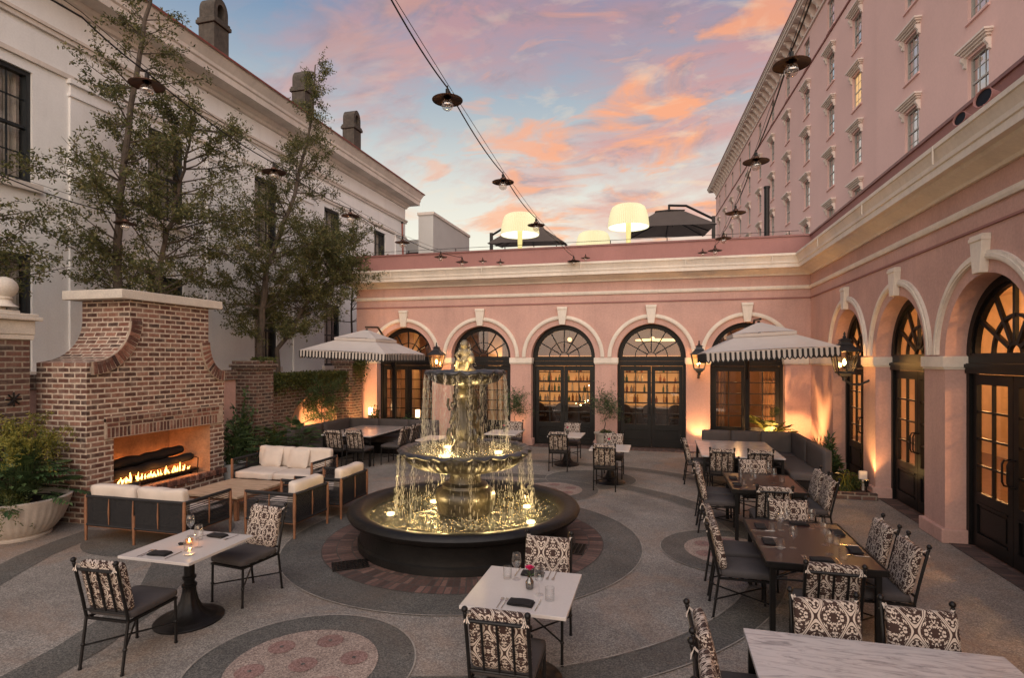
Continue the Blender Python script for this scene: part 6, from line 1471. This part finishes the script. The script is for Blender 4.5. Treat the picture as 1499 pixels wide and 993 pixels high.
for x, y, l in ((-8.9, 16.35, 'left white pillar candle lamp behind the left banquette'), (-7.1, 15.95, 'right pillar lamp glowing behind the left banquette')):
    t = thing('pillar_lamp', l, 'lamp', (x, y, .0)); b = MB(); b.box(-.05, .05, -.05, .05, .85, 1.08); b.build('lamp_body', emis('candle_lamp' , (1, .62, .3), 3), t); b = MB(); b.box(-.06, .06, -.06, .06, 0, .848); b.build('stand', MT['black'], t)
# power pedestals
for x, y, h, l in ((1.22, 16.45, .62, 'small grey socket post at the pier right of the fourth arch'), (3.80, 12.28, .46, 'pale cross-shaped socket post at the foot of the lantern pier')):
    t = thing('socket_post', l, 'socket post', (x, y, 0), 0, 'outdoor socket posts'); b = MB(); b.box(-.02, .02, -.02, .02, 0, h - .12); b.build('post', MT['trim'], t); b = MB(); b.rbox(-.07, .07, -.035, .035, h - .16, h, .01, 2); b.build('box', MT['trim'], t)

# ---------------------------------------------------------------- roof terrace
MT['shade'] = emis('lampshade_glow', (1.0, .90, .50), .26, (.36, .34, .24)); MT['shadein'] = emis('lampshade_inside', (1.0, .95, .74), .8); MT['lamppole'] = emis('glowing_lamp_pole', (1, .84, .34), .22, (.5, .45, .2))
def giant():
    t = thing('giant_floor_lamp', 'lamp', 'lamp'); n = 120
    b = MB(); b.lathe([(.66, 1.60), (.655, 1.64), (.625, 1.90), (.575, 2.12), (.52, 2.25), (.44, 2.31), (.05, 2.34)], n=n, closed_bot=False, fn=lambda a, r, z, j: (r * (1 + (.022 * (1 if int(a * n / (2 * math.pi) + .5) % 2 else -1) if 1 <= j <= 4 else 0)), z)); b.build('lamp_shade', MT['shade'], t)
    b = MB(); b.lathe([(.640, 1.61), (.60, 1.9), (.50, 2.22), (.03, 2.24)], n=48, closed_bot=False); b.build('shade_lining', MT['shadein'], t)
    b = MB(); b.lathe([(.35, 0), (.35, .04), (.11, .08), (.10, .2), (.075, 1.2), (.085, 1.5), (.10, 2.0)], n=24); b.build('pole', MT['lamppole'], t, smooth=True); return t
GL = Repeater(giant())
for x, y, z, l in ((-4.65, 19, 5.3, 'glowing giant lampshade on the roof in front of the left dark umbrella'), (-.98, 19, 5.35, 'tallest glowing giant lampshade on the roof beside the right dark umbrella'), (-2.35, 21, 4.98, 'glowing giant lampshade half hidden behind the parapet, between the other two')): GL((x, y, z), .3, l, 'giant glowing floor lamps on the roof')
def roofumb(lab, loc, rz, h, tilt):
    t = thing('cantilever_umbrella', lab, 'umbrella', loc, rz, 'dark umbrellas on the roof'); T = Matrix.Rotation(tilt, 4, 'X')
    def fin(b):
        for v in b.bm.verts: v.co = T @ (v.co - Vector((0, 0, 2.3))) + Vector((0, 0, 2.3))
        return b
    b = MB(); canopy(b, h, 2.05, 2.72, .45, .06); fin(b).build('canopy', MT['canvasdark'], t)
    b = MB(); canopy(b, .52, 2.74, 2.86, .03, .01); fin(b).build('top_canopy', MT['canvasdark'], t)
    b = MB()
    for sx, sy in ((-1, -1), (1, -1), (1, 1), (-1, 1), (0, -1), (0, 1), (-1, 0), (1, 0)): b.tube([(0, 0, 2.58), (sx * h * .96, sy * h * .96, 2.035)], .022, 6)
    fin(b).build('ribs', MT['blackm'], t)
    b = MB(); b.box(h + .05, h + .17, -.06, .06, 0, 2.55); b.tube([(h + .11, 0, 2.45), (.6, 0, 2.98), (0, 0, 3.02)], .045, 8); b.tube([(0, 0, 2.6), (0, 0, 3.05)], .04, 8); b.build('mast', MT['blackm'], t); return t
roofumb('dark cantilever umbrella on the roof behind the left glowing lampshade', (-4.95, 21.8, 5.1), R(185), 1.42, R(-8)); roofumb('dark cantilever umbrella on the roof beside the tallest glowing lampshade', (.35, 21.6, 5.25), R(4), 1.45, R(4))
t = thing('cable_railing', 'thin cable railing along the top of the pink parapet', 'railing', (-9.5, 17.0, 6.0)); b = MB()
b.build('post', MT['blackm'], t) if False else None
for k in range(9):
    q = MB(); q.box(k * 1.62 - .012, k * 1.62 + .012, -.012, .012, 0, .15); q.build('post', MT['blackm'], t)
b = MB(); b.tube([(0, 0, .145), (13.2, 0, .145)], .007, 5); b.build('cable', MT['blackm'], t)
t = thing('vent_pipe', 'tall black vent pipe on the roof before the tower', 'pipe', (3.40, 20, 5.3)); b = MB(); b.cyl((0, 0, 0), (0, 0, 2.9), .085, .085, 16); b.build('pipe', MT['blackm'], t); b = MB(); b.cyl((0, 0, 2.902), (0, 0, 2.96), .10, .10, 16); b.build('cap', MT['blackm'], t)
t = thing('vent_pipe', 'slim red-brown vent pipe before the white building corner', 'pipe', (-8.35, 17.6, 5.3)); b = MB(); b.cyl((0, 0, 0), (-.05, 0, 1.9), .03, .03, 10); b.build('pipe', MT['roofred'], t); b = MB(); b.cyl((-.05, 0, 1.9), (-.05, 0, 1.97), .04, .04, 10); b.build('cap', MT['blackm'], t)
# flood lights on the right cornice
for x, y, z, s_, l in ((3.56, 8.08, 5.56, .62, 'smaller round black floodlight on the right cornice, further along'), (3.58, 7.60, 5.60, .80, 'larger round black floodlight in a pink housing on the right cornice')):
    t = thing('floodlight', l, 'floodlight', (x, y, z), R(-8), 'floodlights on the right cornice'); t.scale = (s_,) * 3
    b = MB(); b.lathe([(.04, .34), (.11, .30), (.135, .0), (.145, -.02), (.14, -.03), (.125, -.02), (.11, .14), (.01, .15)], n=28, closed_top=False); 
    o = b.build('lamp_head', MT['pink_dark'], t, smooth=True, sharp=40, rot=(R(-100), 0, R(-60)))
    b = MB(); b.lathe([(0, .0), (.124, .0)], n=24, closed_bot=False, closed_top=False); b.build('lens', MT['black'], t, rot=(R(-100), 0, R(-60)))
    b = MB(); b.box(-.03, .03, -.08, .02, -.22, -.12); b.box(-.09, .09, -.14, .08, -.24, -.221); b.build('bracket', MT['pink_dark'], t)

# ---------------------------------------------------------------- inside the bar
MT['backbar'] = emis('backlit_shelf_panel', (1.0, .42, .12), .24, (.3, .15, .08)); MT['striplight'] = emis('shelf_strip', (1, .6, .25), 4)
t = thing('back_bar', 'backlit bar shelving seen through the third and fourth arches', 'shelving', (-1.8, 20.6, 0), 0)
b = MB(); b.box(-2.9, 2.8, .2, .26, .9, 2.75); b.build('lit_panel', MT['backbar'], t)
for z in (1.08, 1.44, 1.80, 2.16): q = MB(); q.box(-2.9, 2.8, -.12, .198, z - .03, z); q.build('shelf', MT['shelf'], t)
for x in (-2.95, -.28, .28, 2.8): q = MB(); q.box(x - .06, x + .06, -.16, .197, 0, 3.2); q.build('upright', MT['shelf'], t)
b = MB(); b.box(-2.88, 2.74, -.2, .196, 0, .88); b.build('cabinet', MT['shelf'], t)
BOT = []
for i, c in enumerate([(.30, .10, .02), (.55, .42, .25), (.06, .12, .05), (.5, .25, .08), (.6, .55, .45)]):
    b = MB(); s_ = 1 + .06 * i; b.lathe([(.035, 0), (.037, .01), (.037, .17 * s_), (.014, .21 * s_), (.013, .27 * s_), (.016, .275 * s_), (.0, .285 * s_)], n=10, closed_top=False)
    BOT.append(Repeater(tag(b.build('bottle', mat('bottle_glass_%d' % i, c, .15, .1, 5), None, smooth=True), 'bottle', 'bottle')))
ROWN = ['lowest', 'second', 'third', 'top']
for bay, (x0, x1, nm) in enumerate(((-4.62, -2.25, 'through the third arch'), (-1.36, .90, 'through the fourth arch'))):
    for r_, z in enumerate((1.08, 1.44, 1.80, 2.16)):
        for k in range(19):
            if random.random() < .22: continue
            BOT[random.randrange(5)]((x0 + (x1 - x0) * k / 18 + random.uniform(-.03, .03), 20.56 + random.uniform(-.05, .05), z), 0, 'liquor bottle on the %s back-bar shelf seen %s' % (ROWN[r_], nm), 'bottles on the back bar', (random.uniform(.9, 1.3), random.uniform(.9, 1.3), random.uniform(.62, 1.12)))
t = thing('bar_counter', 'dark bar counter with pale top inside the bar', 'counter', (-1.8, 19.4, 0)); b = MB(); b.box(-2.6, 2.6, -.3, .3, .0, 1.0); b.build('counter_front', MT['shelf'], t); b = MB(); b.box(-2.7, 2.7, -.36, .36, 1.002, 1.05); b.build('counter_top', MT['quartz'], t)
def stool():
    t = thing('bar_stool', 'stool', 'stool'); b = MB()
    b.rbox(-.22, .22, -.2, .2, .68, .76, .03, 2); b.build('seat', MT['seat'], t, smooth=True)
    for sx in (-1, 1):
        for sy in (-1, 1): q = MB(); q.tube([(sx * .21, sy * .2, 0), (sx * .17, sy * .16, .68)], .015, 6); q.build('leg', MT['shelf'], t)
    b = MB(); b.tube([(-.2, -.2, .7)] + [(-.22 * math.cos(math.pi * k / 10), -.24, .95 + .22 * math.sin(math.pi * k / 10)) for k in range(11)] + [(.2, -.2, .7)], .02, 6); b.prism([(-.2, .86), (-.2, 1.0), (-.14, 1.12), (0, 1.16), (.14, 1.12), (.2, 1.0), (.2, .86)], 'y', -.25, -.22); b.build('backrest', MT['shelf'], t, smooth=True, sharp=40); return t
ST = Repeater(stool())
for i, (x, l) in enumerate(((-3.9, 'leftmost'), (-3.1, 'second from left'), (-2.3, 'third from left'), (-1.1, 'third from right'), (-.3, 'second from right'), (.5, 'rightmost'))): ST((x, 18.75, 0), 0, 'bar stool at the counter inside, %s of the six' % l, 'bar stools at the counter')
# curtains in the first, second and fifth arches, warm lamps inside
MT['drape'] = mat('warm_drape', (.42, .24, .13), .85, .3, 3)
for c, nm in ((-7.95, 'first'), (-5.375, 'second'), (2.35, 'fifth')):
    for s in (-1, 1):
        b = MB(); N = 22
        for k in range(N):
            u0, u1 = c + s * (.50 + .42 * k / N), c + s * (.50 + .42 * (k + 1) / N); f_ = lambda u: 17.62 + .03 * math.sin(u * 70)
            b.poly([(u0, f_(u0), .02), (u1, f_(u1), .02), (u1, f_(u1), 3.7), (u0, f_(u0), 3.7)])
        tag(b.build('curtain', MT['drape'], None), '%s warm drape inside the %s arch of the back wall' % ('left' if s < 0 else 'right', nm), 'curtain', 'drapes inside the arched doors')
IN = (1.0, .52, .20)
for x, y, z, e in ((-7.9, 18.8, 2.6, 30), (-5.3, 18.9, 2.6, 12), (-3.3, 20.1, 2.4, 12), (-.2, 20.1, 2.4, 14), (-2.8, 18.2, 3.3, 6), (-.2, 18.2, 3.3, 8), (2.5, 19.6, 2.4, 20), (6.0, 19.6, 2.6, 60), (6.6, 17.6, 3.1, 60), (6.9, 14.6, 3.1, 110), (6.9, 10.6, 3.1, 150), (6.9, 7.0, 3.1, 170), (6.9, 3.5, 3.1, 120)): light('room_lamp', 'POINT', (x, y, z), e, IN, .15)
# pendant lamps inside
MT['pend'] = emis('pendant_glow', (1, .58, .24), 1.2)
for x, y, z, l in ((-2.8, 18.2, 3.25, 'small glowing pendant inside the third arch'), (-.2, 18.2, 3.25, 'small glowing pendant inside the fourth arch'), (6.3, 8.3, 2.9, 'small glowing pendant inside the nearest right-hand doors')):
    t = thing('pendant_lamp', l, 'lamp', (x, y, z)); b = MB(); b.sphere((0, 0, 0), .07, 12, 8); b.build('globe', MT['pend'], t, smooth=True); b = MB(); b.tube([(0, 0, .07), (0, 0, 4.3 - z)], .006, 5); b.build('cord', MT['blackm'], t)
t = thing('ring_chandelier', 'curved glowing ring light seen through the fanlight of the fourth arch', 'lamp', (0.0, 19.3, 3.25)); b = MB(); b.tube([(.75 * math.cos(2 * math.pi * k / 40), .75 * math.sin(2 * math.pi * k / 40), 0) for k in range(41)], .022, 6, False); b.build('light_ring', MT['pend'], t, smooth=True)
b = MB()
for k in range(3): b.tube([(.75 * math.cos(2.1 * k), .75 * math.sin(2.1 * k), 0), (0, 0, 1.04)], .005, 4)
b.build('cord', MT['blackm'], t)

# a few dry leaves and crumbs blown about the paving
rnd = random.Random(77); LV = Leaves()
for k in range(150):
    p = Vector((rnd.uniform(-9, 3.8), rnd.uniform(3.2, 16.4), .019))
    if math.hypot(p.x - FX, p.y - FY) < 1.6: continue
    a = rnd.uniform(0, 6.28); LV.leaf(p, Vector((math.cos(a), math.sin(a), .05)), Vector((0, 0, 1)), rnd.uniform(.012, .04), rnd.uniform(.008, .018))
tag(LV.build('fallen_leaves', MT['soil']), 'scattered dry leaf crumbs on the courtyard paving', 'leaf litter', kind='stuff')
